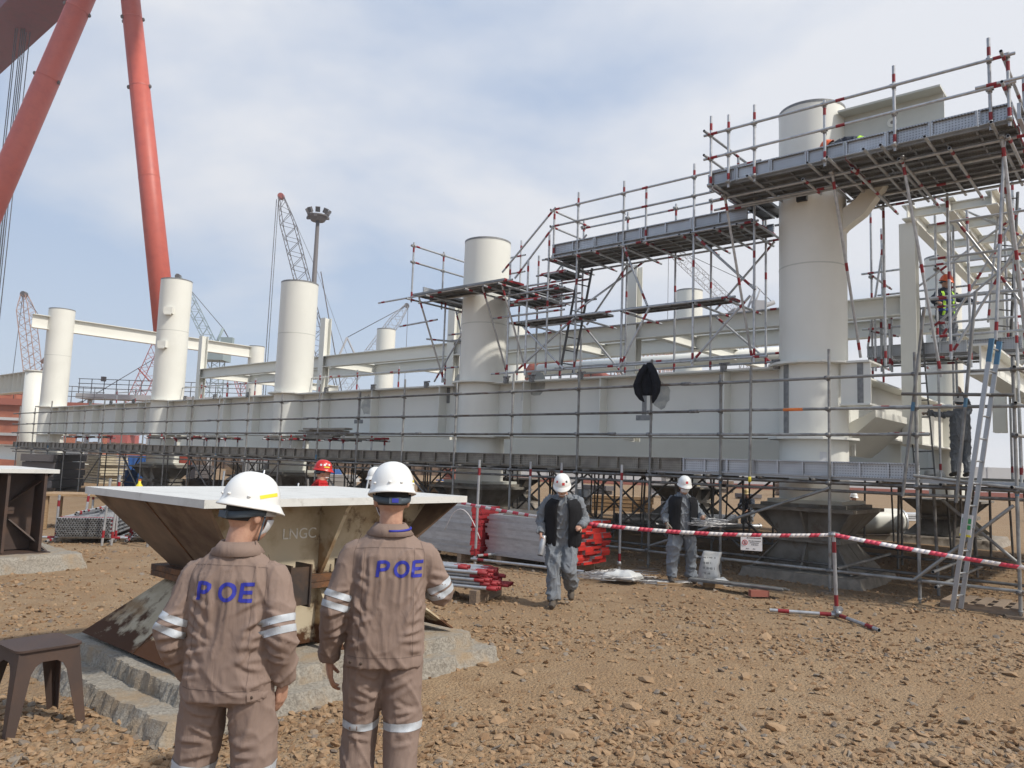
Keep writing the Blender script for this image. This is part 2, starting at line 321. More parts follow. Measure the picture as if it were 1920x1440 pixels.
cols = [column(s, 0, .595, 1.37, z, w, (3.81, 2.46)) for s, z, w in zip(SS, TOPS, ([5.62, 2.0], [5.3], [5.75], [6.6], [6.4]))]
for s, z in zip(SS, (8.35, 8.35, 7.85, 8.4, 8.4)): column(s, 11, .475, 1.28, z)
def strip(par, s, a, z0, z1, w=.14, r=.6):      # bare welded strip on a column, a = bearing
    m = MB(); n = 4
    vs = [(s + r * math.sin(a + w / r * (i / n - .5)), -r * math.cos(a + w / r * (i / n - .5)), z) for z in (z0, z1) for i in range(n + 1)]
    m.add(vs, [(i, i + 1, n + 2 + i, n + 1 + i) for i in range(n)]); m.build('bare_strip', ['bare_weld'], par)
strip(cols[0], SS[0], -.55, 2.5, 3.79); strip(cols[1], SS[1], -.95, 2.5, 3.79, .1); strip(cols[2], SS[2], -1.2, 2.5, 3.79, .1); strip(cols[3], SS[3], -1.2, 2.5, 3.79, .1)
for dz, da in ((7.35, .05), (6.0, -.15)):        # lifting lugs left on the fourth column
    m = MB(); m.smooth = False; M = Matrix.Translation((SS[3], 0, dz)) @ Matrix.Rotation(.75 + da, 4, 'Z')
    m.box(-.17, .17, -.75, -.55, -.13, .13, M); m.box(-.13, .13, -.77, -.745, -.18, -.1, M); m.build('lug', ['cream'], cols[3])
m = MB(); M = Matrix.Rotation(.2, 4, 'Z'); m.box(.36, .42, -.5, -.46, 2.05, 2.17, M)
vs = [(.598 * math.sin(a), -.598 * math.cos(a), z) for z in (2.02, 2.22) for a in (.5, .6, .7)]; m = MB(); m.add(vs, [(0, 1, 4, 3), (1, 2, 5, 4)]); m.build('paper_note', ['paper'], cols[0])
def ibeam(mb, ax_, a0, a1, c, zt, d, fw, tf=.035, tw=.025):
    def bx(u0, u1, z0, z1):
        if ax_ == 's': mb.box(a0, a1, c + u0, c + u1, z0, z1)
        else: mb.box(c + u0, c + u1, a0, a1, z0, z1)
    bx(-fw, fw, zt - tf, zt); bx(-fw, fw, zt - d, zt - d + tf); bx(-tw / 2, tw / 2, zt - d + tf, zt - tf); return mb
def beam(name, *a, mt='cream', par=None): return ibeam(MB(), *a).build(name, [mt], par or mod)
ZT, GD = 3.8, 1.33
for a, b in zip(SS[1:], SS[:-1]):
    g = beam('girder', 's', a + .59, b - .59, 0, ZT, GD, .32)
    L = b - a - 1.18; n = int(L / 1.9); xs = [a + .59 + L * (i + .5 + random.uniform(-.22, .22)) / n for i in range(n)]
    for x in xs:
        m = MB(); m.box(x - .012, x + .012, -.30, -.013, ZT - GD + .036, ZT - .036); m.build('stiffener', ['cream'], g)
    if a > -17:
        for x, z0, ft in ((b - 3.55 if b == 0 else b - 4.9, 2.95, 1), (b - 6.9 if b == 0 else b - 1.2, 3.35, 0)):
            m = MB(); m.box(x - .055, x + .055, -.019, -.0126, z0, ZT - .037)
            if ft: m.box(x - .2, x + .2, -.0195, -.0126, z0 - .11, z0)
            m.build('bare_strip', ['bare_weld'], g)
            m = MB(); vs = [(x + .38 + .3 * math.cos(q) * random.uniform(.7, 1.1), -.0165, z0 + .42 + .33 * math.sin(q) * random.uniform(.7, 1.1)) for q in np.linspace(0, 2 * PI, 18)[:-1]]
            m.add(vs, [tuple(range(17))]); m.build('ground_patch', ['smudge'], g)
beam('end_girder', 't', .59, 10.6, 0, 3.82, 1.2, .36); beam('back_girder', 's', -37, -.4, 11, 3.8, 2.0, .3); beam('middle_girder', 's', -37, -.05, 6.2, 3.7, 1.75, .25)
m = MB(); m.smooth = True; m.tube([(-13, 8.2, 5.35), (-3, 8.2, 5.35)], .22, 20); m.build('pipe_run', ['cream'], mod)
st = MB(); st.box(.58, 1.08, -.36, .36, 3.785, 3.82); st.box(.58, 1.08, -.36, .36, 3.04, 3.075); st.box(.58, 1.08, -.30, -.27, 3.076, 3.784); st = st.build('girder_stub', ['cream'], mod)
m = MB(); m.box(.86, .96, -.3065, -.3005, 3.08, 3.78); m.build('bare_strip', ['bare_weld'], st)
m = MB(); m.box(.3, .36, 1.2, 1.26, 2.2, 2.6); m.prism([(.1, .62, 2.62), (.9, .62, 3.03), (.9, .62, 2.9), (.1, .62, 2.2)], (0, 2.6, 0)); m.build('haunch_plate', ['cream'], mod)
# upper level
ub = ibeam(MB(), 's', .57, 2.24, 0, 8.45, .86, .3).build('upper_stub_beam', ['cream_dull'], mod)
m = MB(); M = Matrix.Translation((1.42, -.02, 8.1)) @ Matrix.Rotation(PI / 2, 4, 'X')
m.lathe([(.085, 0), (.085, .006)], 20); m.v = [tuple(M @ Vector(v)) for v in m.v]; m.build('plug_ring', ['cream'], ub)
m = MB(); m.lathe([(.03, 0), (.03, .012)], 12); m.v = [tuple(M @ Vector(v)) for v in m.v]; m.build('plug_hole', ['ped_dark'], ub)
m = MB(); pts = [(.5, -.12, 6.15), (.5, -.12, 6.6), (.8, -.12, 6.78), (1.1, -.12, 7.1), (1.5, -.12, 7.58), (1.75, -.12, 7.58), (1.3, -.12, 6.95), (.95, -.12, 6.5), (.64, -.12, 6.3)]
m.prism(pts, (0, .24, 0)); m.build('knee_bracket', ['cream'], mod)
m = MB(); m.box(-.06, .12, -.66, -.55, 6.76, 6.89); m.build('socket_box', ['dark_in'], mod)
B1, B2 = 3.0, 5.5
beam('secondary_beam', 's', -28.7, 1.0, B1, 5.6, .42, .14, .025, .015); beam('secondary_beam', 's', -28.7, 1.0, B2, 5.6, .42, .14, .025, .015)
for s in (-28.55, -23.9, -19.3, -12.4, -8.3, -5.2, -1.9): beam('cross_beam', 't', B1 + .02, B2 - .02, s, 5.57, .34, .11, .025, .015)
for s in (-28.55, -16.65, -5.2, .86): beam('cross_beam', 't', B2 + .02, 10.6, s, 5.57, .36, .12, .025, .015)
for s in (-28.6, -19.3, -12.4, -5.7, .95):
    m = MB(); zt = 7.1 + random.uniform(-.05, .05)
    for y in (-.15, .13): m.box(s - .15, s + .15, B1 + y, B1 + y + .02, 2.5, zt)
    m.box(s - .01, s + .01, B1 - .13, B1 + .13, 2.5, zt); m.build('stanchion', ['cream'], mod)
beam('end_beam', 't', .55, 10.6, SS[4], 8.34, .68, .17, .03); beam('end_beam', 't', -1.3, -.55, SS[4], 8.34, .68, .17, .03)
# cantilevered floor frame at the near end
FZ = 7.45
for s in (1.0, 1.75, 2.5): beam('floor_beam', 't', 2.7, 10.3, s, FZ, .30, .10, .022, .018)
for k in range(6): beam('floor_crossbeam', 's', 1.02, 2.48, 3.0 + k * 1.42, FZ - .03, .18, .06, .018, .012)
for s in (1.75, 2.5): 
    m = MB()
    for y in (-.14, .12): m.box(s - .14, s + .14, 8.2 + y, 8.22 + y, 3.0, FZ - .42)
    m.box(s - .01, s + .01, 8.08, 8.32, 3.0, FZ - .42); m.build('stanchion', ['cream'], mod)
for (a, b) in (((1.75, 8.2, 5.9), (3.6, 8.2, 4.4)), ((1.75, 8.2, 4.4), (3.4, 8.2, 6.0))):
    m = MB(); a, b = Vector(a), Vector(b); d = (b - a).normalized(); n_ = Vector((-d.z, 0, d.x)) * .13; m.prism([a - n_, a + n_, b + n_, b - n_], (0, .2, 0)); m.build('diagonal_brace', ['cream'], mod)
beam('floor_tie', 's', .4, 3.6, 9.6, 5.9, .7, .16)
for s, zt in ((1.6, 5.0), (2.35, 4.2)): beam('outer_beam', 't', -.2 + (s - 1.6), 9.5, s + 1.1, zt - 1.0, .5, .18)

# further module at the far end: stub column with a plate girder leading out of the picture
far = thing('steel_module', 'cream stub column with a ribbed plate girder beyond the far end of the long girder', 'steel frame', (-27.97, 45, 0), -TH)
m = MB(); m.smooth = True; m.lathe([(.56, 0), (.56, 6.2)], 28); fc = m.build('column', ['cream'], far)
m = MB(); m.lathe([(.63, 6.2), (.63, 6.25)], 28); m.build('rim', ['cream'], fc)
m = MB(); ibeam(m, 's', -9, -.55, 0, 6.25, 1.2, .3); g = m.build('girder', ['cream'], far)
for k in range(9):
    m = MB(); m.box(-1.4 - k * .8, -1.37 - k * .8, -.29, -.013, 5.1, 6.2); m.build('stiffener', ['cream'], g)
m = MB(); ibeam(m, 's', -9, 8, 0, 1.9, .9, .3); m.build('low_girder', ['cream'], far)

# ------------------------------------------------------------------ pedestals
WF = .56
def pedestal(label, cs, ct, hs, ht, ztop, z0, paints, name='support_pedestal', wz=None, brackets=(), group=None, turn=0.):
    """Hourglass support: two plated frusta bolted together at the waist."""
    P = thing(name, label, 'pedestal', W(cs, ct, 0), -TH + turn, group); top, body, edge = paints; wz = wz or (z0 + ztop) / 2
    m = MB(); m.box(-hs, hs, -ht, ht, ztop - .06, ztop); m.build('top_plate', [top], P)
    m = MB(); m.box(-hs + .02, hs - .02, -ht + .02, ht - .02, z0, z0 + .02); edge == 'rust' or m.build('base_plate', [edge], P)
    ws, wt, k = hs * WF, ht * WF, .018
    for up_ in (1, -1):
        za, zb = (ztop - .061, wz + .05) if up_ > 0 else (z0 + .036, wz - .05); H_ = 'upper' if up_ > 0 else 'lower'
        a, b = hs - .06, ht - .05
        for sg in (1, -1):
            m = MB(); m.prism([(-a, sg * b, za), (a, sg * b, za), (ws, sg * wt, zb), (-ws, sg * wt, zb)], (0, -sg * .03, 0)); p = m.build(H_ + '_end_plate', ['ped_upper_brown' if body == 'ped_paint' and up_ > 0 else body], P)
            m = MB(); A, B = Vector((.02, sg * (b + .004), za)), Vector((.02, sg * (wt + .004), zb)); m.tube([A, B], .007, 5); m.build('weld_seam', [edge], p)
            m = MB(); m.prism([(sg * ws, -b + .03, za), (sg * ws, b - .03, za), (sg * ws, wt, zb), (sg * ws, -wt, zb)], (-sg * .03, 0, 0)); p = m.build(H_ + '_web', [body], P)
            for y in (0,):
                m = MB(); m.prism([(sg * (ws + .002), y - k, za), (sg * a, y - k, za), (sg * (a - .05), y - k, za - up_ * .05), (sg * (ws + .03), y - k, zb), (sg * (ws + .002), y - k, zb)], (0, 2 * k, 0)); m.build(H_ + '_fin', [body], P)
    for dz in (-.049, .002):
        m = MB(); m.box(-ws - .14, ws + .14, -wt - .1, wt + .1, wz + dz, wz + dz + .047); m.build('waist_flange', [edge], P)
    for y in brackets:
        m = MB(); m.box(ws + .05, ws + .27, y - .10, y - .085, wz - .17, wz + .17); m.box(ws + .05, ws + .27, y + .085, y + .10, wz - .17, wz + .17); m.box(ws + .225, ws + .25, y - .0845, y + .0845, wz - .15, wz + .15); m.build('clamp_bracket', ['dark_steel'], P)
    return P
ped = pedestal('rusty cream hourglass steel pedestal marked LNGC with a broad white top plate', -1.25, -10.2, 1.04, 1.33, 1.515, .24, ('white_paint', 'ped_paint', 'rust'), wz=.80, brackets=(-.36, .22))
def text_mesh(txt, size, mt, ext=.002):
    cu = bpy.data.curves.new('lettering', 'FONT'); cu.body = txt; cu.size = size; cu.extrude = ext; cu.align_x = 'CENTER'; cu.align_y = 'CENTER'
    o = bpy.data.objects.new('tmp', cu); col.objects.link(o); me = bpy.data.meshes.new_from_object(o.evaluated_get(bpy.context.evaluated_depsgraph_get()))
    bpy.data.objects.remove(o); bpy.data.curves.remove(cu); me.materials.clear(); me.materials.append(MATS[mt]); return me
ws = 1.04 * WF
link('lettering', text_mesh('LNGC', .125, 'letter_white', .0025), ped, (ws + .003, -.22, 1.19), (PI / 2, 0, PI / 2))
brown = pedestal('dark brown unpainted steel pedestal with a white top, on its own pad', -9.28, -10.98, 1.04, 1.32, 1.5, .22, ('white_paint', 'ped_brown', 'ped_brown'))
for y in (-1.0, -.45, .65, 1.15):
    m = MB(); m.box(ws + .02, 1.0, y - .02, y + .02, .256, 1.438); m.build('side_rib', ['ped_brown'], brown)
m = MB(); m.box(.35, .38, -1.25, 1.25, .256, 1.438); m.build('side_web', ['ped_brown'], brown)
names_ = ['steel pedestal holding up the near end column of the module', 'dark steel pedestal under the column wrapped by a scaffold platform', 'dark steel pedestal under the column with the heavy dark rim', 'dark steel pedestal under the column with two lugs', 'dark steel pedestal under the far end column']
for s, nm in zip(SS, names_):
    p = pedestal(nm, s + .05, 0, .9, .9, 1.25, .15, ('ped_dark', 'ped_dark', 'ped_dark'), turn=PI / 2)
    m = MB(); m.box(-.74, .74, -.74, .74, 1.251, 1.31); m.build('shim_plate', ['ped_dark'], p); m = MB(); m.box(-.65, .65, -.65, .65, 1.311, 1.375); m.build('shim_plate', ['cream_dull'], p)
wh = ['near end column', 'column wrapped by a scaffold platform', 'column with the heavy dark rim', 'column with two lugs', 'far end column']
for i, s in enumerate(SS):
    p = pedestal('steel pedestal under the back column directly behind the ' + wh[i], s, 11, 1.0, 1.0, 1.22, .2, ('ped_dark', 'ped_dark', 'ped_dark'), group='pedestals under the back row of columns')
def pad(label, s0, s1, t0, t1, z, mt='concrete', rough=.03, skirt=.12, seed=0, name='concrete_pad'):
    """Cast pad: uneven top and sloppy sloped sides."""
    nn_ = 84 if seed < 3 else 40; K = .97; u = np.concatenate([[-1, -.9925, -.985, -.9775], np.linspace(-K, K, nn_), [.9775, .985, .9925, 1]]); n = len(u); A, B = np.meshgrid(u, u); e = np.maximum(abs(A), abs(B))
    fl = np.clip((e - K) / (1 - K), 0, 1); s_ = (s0 + s1) / 2 + A * ((s1 - s0) / 2 + skirt * fl ** 2); t_ = (t0 + t1) / 2 + B * ((t1 - t0) / 2 + skirt * fl ** 2)
    q = np.stack([s_ * 6, t_ * 6, A * 0 + seed], -1).reshape(-1, 3); nz = vnoise(q, 31 + seed).reshape(n, n); n2 = vnoise(q * 3, 41).reshape(n, n)
    n3 = vnoise(q * 6, 43).reshape(n, n); z_ = z * (1 - fl ** 1.1) + rough * (nz + .6 * n2 + .4 * n3) * (.25 + .5 * fl) - fl * .06
    e2_ = np.clip((e - K + .02) / .02, 0, 1); s_ = s_ + (nz * .022 + n3 * .018) * e2_; t_ = t_ + (n2 * .018 + n3 * .018) * e2_
    P = [tuple(W(a, b, c)) for a, b, c in zip(s_.ravel(), t_.ravel(), z_.ravel())]; I = np.arange(n * n).reshape(n, n)
    f = np.stack([I[:-1, :-1], I[:-1, 1:], I[1:, 1:], I[1:, :-1]], -1).reshape(-1, 4)
    return tag(link(name, np_mesh(name, np.array(P), f, [mt], seed >= 3)), label, 'concrete pad')
pad('rough two-step concrete pad under the white-topped LNGC pedestal, lower step', -2.6, .06, -11.85, -8.58, .12, 'concrete', .035, .03, 1)
pad('upper step of the rough concrete pad under the LNGC pedestal', -2.4, -.12, -11.62, -8.76, .243, 'concrete', .016, .015, 2)
pad('concrete pad under the dark brown pedestal', -10.5, -7.9, -12.5, -9.3, .225, 'concrete', .03, .04, 3)
pad('dusty concrete pad under the near end pedestal of the module', -.98, 1.1, -1.02, 1.05, .153, 'concrete_dark', .02, .04, 4)
for i, s in enumerate(SS[1:]): tag(pad('concrete pad in the shade at the foot of the ' + wh[i + 1], s - 1.0, s + 1.1, -1.02, 1.02, .153, 'concrete_dark', .02, .04, 5 + i), group='pads under the front pedestals')
for i, s in enumerate(SS): tag(pad('concrete pad under the back column behind the ' + wh[i], s - 1.3, s + 1.3, 9.7, 12.3, .205, 'concrete_dark', .02, .12, 10 + i), group='pads under the back pedestals')

# ------------------------------------------------------------------ scaffold kit
PM = {}
def pole_mesh(L, st):
    key = (round(L * 5), st)
    if key in PM: return PM[key], key[1] and key[0] / 5
    Lr = key[0] / 5; r = .0242; n = 10; m = MB(); body = {'n': 'galv', 'g': 'galv', 'o': 'galv_old', 'm': 'galv_mid', 'b': 'galv_mid'}[st]; mats = [body, 'red_band', 'dark_in', 'blue_tape']
    cuts = [(0, 0)]
    if st == 'n':
        e = min(.14, Lr * .12); cuts += [(e, 1), (e + .13, 0)]
        if Lr > 2.6: cuts += [(Lr / 2 - .07, 1), (Lr / 2 + .07, 0)]
        cuts += [(Lr - e - .13, 1), (Lr - e, 0)]
    if st == 'b': cuts += [(Lr * .45, 3), (Lr * .45 + .13, 0)]
    cuts.append((Lr, 0)); m.smooth = True
    for (a, c), (b, _) in zip(cuts[:-1], cuts[1:]): m.cur = c; m.lathe([(r + (.0015 if c else 0), a), (r + (.0015 if c else 0), b)], n, cap=False)
    m.smooth = False
    for z, zi in ((0, .05), (Lr, Lr - .05)):
        m.cur = 0; m.lathe([(r, z), (r * .84, z)], n, cap=False); m.cur = 2; m.lathe([(r * .84, z), (r * .84, zi)], n, cap=False); m.lathe([(r * .84, zi), (.001, zi)], n, cap=False)
    PM[key] = m.mesh('pole', mats); return PM[key], Lr
def pole(par, a, b, st='n', name='pole'):
    a, b = Vector(a), Vector(b); d = b - a; L = max(d.length, .2); me, Lr = pole_mesh(L, st)
    return link(name, me, par, a, Vector((0, 0, 1)).rotation_difference(d), (1, 1, L / Lr))
def coupler_mesh(mt):
    m = MB(); m.tube([(0, 0, -.035), (0, 0, .035)], .034, 8); m.tube([(-.035, -.05, 0), (.035, -.05, 0)], .034, 8)
    m.box(-.012, .012, -.04, .055, -.05, -.03); m.box(.03, .055, -.02, .005, -.012, .012); return m.mesh('coupler', [mt])
CP = {'o': coupler_mesh('clamp'), 'n': coupler_mesh('clamp_new')}
def coup(par, p, rz=0, st='n'): return link('coupler', CP[st], par, p, (0, 0, rz + random.uniform(-.2, .2)))
PK = {}
def plank_mesh(L, mt, end=None, w=.24, ribs=True):
    key = (round(L, 1), mt, end, w, ribs)
    if key in PK: return PK[key]
    m = MB(); h = L / 2; v = w / 2
    m.box(-h, h, -v, v, -.004, 0); m.box(-h, h, -v, -v + .006, -.05, -.004); m.box(-h, h, v - .006, v, -.05, -.004); m.box(-h, h, -v + .006, -v + .022, -.05, -.045); m.box(-h, h, v - .022, v - .006, -.05, -.045)
    if ribs:
        n = max(1, round(L / .5))
        for i in range(n + 1): x = -h + .015 + (L - .03) * i / n; m.box(x - .014, x + .014, -v + .006, v - .006, -.044, -.004)
    if end: m.cur = 1; m.box(-h - .005, -h, -v - .002, v + .002, -.052, .002); m.box(h, h + .005, -v - .002, v + .002, -.052, .002)
    PK[key] = m.mesh('plank', [mt, end or mt]); return PK[key]
def plank(par, c, L, mt='plank_new', rot=(0, 0, 0), name='deck_plank', end=None, w=.24): return link(name, plank_mesh(L, mt, end, w), par, c, rot)
def board(par, a, b, mt='plank_new', name='toe_board'):     # toe board from a to b, ribbed back facing out (-t)
    a, b = Vector(a), Vector(b); d = b - a; rz = math.atan2(d.y, d.x)
    return link(name, plank_mesh(round(d.length, 1), mt, None), par, (a + b) / 2, Matrix.Rotation(rz, 4, 'Z').to_quaternion() @ Matrix.Rotation(-PI / 2, 4, 'X').to_quaternion(), (d.length / round(d.length, 1), 1, 1))
ORG = (CX, CY, 0)
rnd = random.uniform

# ---- lower walkway scaffold along the whole girder
low = thing('walkway_scaffold', 'long grey tube scaffold with a perforated toe board in front of the girder', 'scaffold', ORG, -TH)
TF = -1.7; DZ = 1.78
ps = [3.33, 2.1, .83, -1.0, -2.41, -4.07, -5.81, -7.51, -9.3, -11.05, -12.8, -14.6, -16.4, -18.15, -19.9, -21.65, -23.4, -25.2, -27.0, -28.85, -30.7, -32.6, -34.6, -36.6]
for i, s in enumerate(ps):
    top = 3.72 + rnd(-.1, .12) if s > 0 else 3.62 + rnd(-.12, .25)
    if i == 0: top = 3.55
    p = pole(low, (s, TF, .06), (s + rnd(-.015, .015), TF, top), 'b' if random.random() < .3 else 'm', 'post')
    m = MB(); m.box(-.07, .07, -.07, .07, 0, .008); m.tube([(0, 0, 0), (0, 0, .12)], .018, 8); m.tube([(0, 0, .07), (0, 0, .085)], .035, 6); m.build('base_jack', ['galv_mid'], p, loc=(0, 0, -.055))
    for z in (2.46, 2.87, 3.37, 1.70): coup(low, (s, TF - .002, z), 0, 'o')
    if s > -9: coup(low, (s, TF, .34), 0, 'o')
zr = (2.46, 2.87, 3.37)
for z in zr:
    x = 2.2 if z != 3.37 else 3.75
    if z == 2.87: x = 3.75
    while x > -37:
        L = rnd(5.2, 6.2); pole(low, (max(x - L, -37.2), TF - .05, z + rnd(-.012, .012)), (x + .08, TF - .05, z + rnd(-.012, .012)), 'o' if x < -1 else 'm', 'guard_rail'); 
        m = MB(); m.tube([(-.09, 0, 0), (.09, 0, 0)], .033, 8); m.build('sleeve_coupler', ['clamp'], low, loc=(max(x - L, -37.2) + .04, TF - .05, z)); x -= L
sl_ = MB(); sl_.tube([(-.16, 0, 0), (.16, 0, 0)], .0265, 10); sl_.build('orange_sleeve', ['orange_tape'], low, loc=(.28, TF - .05, 2.87))
x = 3.6
while x > -37:
    L = rnd(4.5, 6)
    for t, z in ((TF - .05, 1.70), (-.72, 1.70), (TF + .03, 1.58)): pole(low, (max(x - L, -37.2), t, z), (x + .1, t, z), 'o', 'ledger')
    if x > -14:
        pole(low, (max(x - L, -37.2), TF - .05, .34), (x + .1, TF - .05, .34 + rnd(-.03, .03)), 'm', 'base_ledger'); pole(low, (x - L, -.72, .32), (x, -.72, .32), 'o', 'base_ledger')
    x -= L
x = 2.12
while x > -35.5:                                            # toe boards: clean ones near the end column, weathered ones beyond
    new = x > -.6; L = 1.28 if x > 1 else (1.3 if new else rnd(1.6, 3.2)); board(low, (x - L + .02, TF + .045, DZ + .14), (x, TF + .045, DZ + .14), 'plank_new' if new else 'plank_old'); x -= L
x = 3.5
while x > -36:                                              # deck
    L = 3.0
    for j in range(4): plank(low, (x - L / 2, TF + .17 + j * .247, DZ + .03 + rnd(-.004, .004)), L - .02, 'plank_new' if x > -1 else 'plank_old')
    x -= L
x = 3.3
while x > -36: pole(low, (x, TF - .2 - rnd(0, .05), 1.745), (x, -.55, 1.745), 'o', 'transom'); x -= rnd(.8, 1.0)
for s in ps[:20]:                                           # standards in the shade under the deck
    for t in (-.72, .95, 2.4, 4.2, 6.6, 9.0):
        if any(abs(s + .3 - c) < 1.25 and abs(t) < 1.2 for c in SS): continue
        pole(low, (s + rnd(-.1, .1), t, .03), (s, t, 1.72), 'o', 'inner_post')
for t in (.95, 2.4, 4.2):
    for x in np.arange(3.4, -30, -5.5):
        pole(low, (x - 5.4, t, 1.66), (x, t, 1.66), 'o', 'ledger')
        if t < 3: pole(low, (x - 5.4, t, .42), (x, t, .42 + rnd(-.05, .05)), 'o', 'ledger')
for a, b in (((.86, TF - .07, 1.62), (-2.35, TF - .07, .42)), ((3.3, TF - .09, 1.5), (2.05, TF - .09, .36)), ((2.2, -.65, 1.5), (3.5, -.65, .35)), ((-4.0, TF + .07, 1.6), (-5.9, TF + .07, .4)), ((-9.3, TF + .06, 1.65), (-7.5, TF + .06, .3)), ((-12.8, TF + .06, 1.65), (-11, TF + .06, .3)), ((-14.6, TF + .06, 1.65), (-16.4, TF + .06, .3)), ((-19.9, TF + .06, 1.65), (-18.1, TF + .06, .3)), ((-19.9, TF + .07, 1.65), (-21.6, TF + .07, .3)), ((-25.2, TF + .06, 1.65), (-23.4, TF + .06, .3)), ((-27, TF + .06, 1.65), (-28.8, TF + .06, .3)), ((-30.7, TF + .06, 1.65), (-32.6, TF + .06, .3))):
    pole(low, a, b, 'm' if a[0] > 0 else 'o', 'brace')
for s in (-1.8, -3.4, -5.0, -6.7, -10.3, -12, -15.7, -19, -22.5, -26.1, -29.5):
    for t in (.95, 2.4):
        pole(low, (s, t + .05, 1.62), (s - 1.6, t + .05, .3), 'o', 'brace'); pole(low, (s - 1.6, t - .05, 1.62), (s, t - .05, .3), 'o', 'brace')
for s, t0, t1, z in ((1.05, TF - .35, .6, .42), (2.35, TF - .2, 1.2, .30), (2.3, TF - .12, .5, .5)): pole(low, (s, t0, z), (s + .06, t1, z + .05), 'm', 'transom')
# inner working floor under the module, its deeper rows added only for shade
for x in np.arange(2.4, -34, -3.05):
    for t0, t1 in ((.72, 2.0), (2.05, 3.3), (3.35, 4.6), (4.65, 7.0), (7.05, 9.6)):
        m = MB(); m.box(-1.5, 1.5, 0, t1 - t0, -.045, 0); m.build('deck_shade_panel', ['plank_old'], low, loc=(x, t0, 1.80))
    if not any(abs(x - c) < 1.9 for c in SS): m = MB(); m.box(-1.5, 1.5, 0, 1.3, -.045, 0); m.build('deck_shade_panel', ['plank_old'], low, loc=(x, -.62, 1.795))
# raised uprights by the access ladder
for a, b in (((1.92, TF - .12, 1.55), (2.26, TF - .12, 4.35)), ((2.62, TF - .14, 1.5), (2.93, TF - .14, 4.5))): pole(low, a, b, 'b', 'leaning_pole')
pole(low, (1.95, TF - .2, 3.06), (3.36, TF - .2, 3.0), 'o', 'guard_rail'); pole(low, (2.06, TF - .06, 1.86), (3.5, TF - .06, 1.72), 'm', 'guard_rail')
pole(low, (-.44, TF - .09, 1.66), (-.42, TF - .09, 3.62), 'm', 'hung_post'); m = MB(); m.tube([(0, 0, 0), (0, 0, .09)], .0262, 10); m.build('yellow_end', ['yellow'], low, loc=(-.44, TF - .09, 1.66))
for z, t1 in ((2.46, -.3), (2.9, .2), (3.4, .5)): pole(low, (3.36, TF - .1, z), (3.44, 1.6, z + .04), 'm', 'guard_rail')
pole(low, (3.42, .3, .05), (3.42, .3, 3.5), 'm', 'post'); pole(low, (3.44, 1.6, .05), (3.44, 1.6, 3.6), 'm', 'post')
# ---- scaffold platform wrapped round the second column
S2 = SS[1]
c2 = thing('column_platform_scaffold', 'tube scaffold platform with red-ended planks around the second column, braced from the girder', 'scaffold', ORG, -TH)
def P(par, *l, st='n', name='pole'):
    for a, b in l: pole(par, a, b, st, name)
def deck(par, s0, s1, t0, t1, z, along='s', mt='plank_deck', end=None, name='deck_plank'):
    a, b = (s0, s1) if along == 's' else (t0, t1); c, d = (t0, t1) if along == 's' else (s0, s1); n = max(1, int(round((d - c) / .25)))
    k = max(1, math.ceil((b - a) / 3.2)); L = (b - a) / k
    for i in range(n):
        for j in range(k):
            u = a + L * (j + .5) + rnd(-.015, .015); v = c + (d - c) * (i + .5) / n
            plank(par, (u, v, z) if along == 's' else (v, u, z), round(L - .02, 1) if L > .3 else L, mt, (0, 0, 0 if along == 's' else PI / 2), name, end)
def rails(par, p0, p1, zs, st='n', name='guard_rail', cp=()):
    for z in zs: pole(par, (*p0, z), (*p1, z + rnd(-.02, .02)), st, name)
    for (s, t) in cp:
        for z in zs: coup(par, (s, t, z), 0, 'n')
Z2 = 6.05
deck(c2, -9.6, -6.5, -1.32, -.64, Z2, 's', end='red_band'); deck(c2, -7.62, -6.65, -.62, 1.1, Z2, 't', end='red_band'); deck(c2, -9.75, -8.95, -.62, 1.1, Z2, 't'); deck(c2, -8.9, -6.4, .66, 1.1, Z2, 's')
P(c2, ((-11.0, -1.28, Z2 - .08), (-6.3, -1.28, Z2 - .05)), ((-10, -.75, Z2 - .1), (-5.3, -.75, Z2 - .1)), ((-10, .72, Z2 - .1), (-6, .72, Z2 - .1)), ((-10.3, -1.1, Z2 - .75), (-8.9, -1.1, Z2 - .7)), name='ledger')
for s in (-9.65, -8.95, -7.6, -7.0, -6.55): pole(c2, (s, -1.5, Z2 - .15), (s, 1.3, Z2 - .15), 'n', 'transom')
for s in (-9.45, -7.25, -6.65): pole(c2, (s, -1.25, Z2 - .1), (s + .12, -.34, 3.86), 'n', 'raking_brace')
for t in (-1.28, -.2, .9): pole(c2, (-9.7, t, Z2 - .2), (-9.7, t, 7.42 if t < 0 else 7.6), 'n', 'post')
pole(c2, (-8.0, 1.0, 4.0), (-8.0, 1.0, 7.75), 'n', 'post'); pole(c2, (-8.95, 1.0, 3.84), (-8.95, 1.0, 7.2), 'n', 'post')
rails(c2, (-9.7, -1.35), (-9.7, 1.2), (6.9, 7.33), cp=((-9.7, -1.28), (-9.7, -.2), (-9.7, .9))); rails(c2, (-9.75, .95), (-7.8, .95), (6.88, 7.3))
board(c2, (-9.66, .6, Z2 + .15), (-9.66, -.9, Z2 + .15), 'plank_new')
P(c2, ((-9.6, .5, 3.85), (-9.6, .5, 6.1)), ((-9.35, -.4, 3.85), (-9.35, -.4, 6.1)), ((-8.95, .4, 3.85), (-9.75, .4, 5.9)), ((-9.75, -.3, 3.9), (-8.7, -.25, 5.3)), name='post')
P(c2, ((-9.8, -.6, 5.0), (-9.0, .9, 5.0)), ((-9.9, .3, 5.25), (-8.7, .3, 5.25)), name='ledger'); deck(c2, -9.6, -8.9, .1, .6, 5.06)
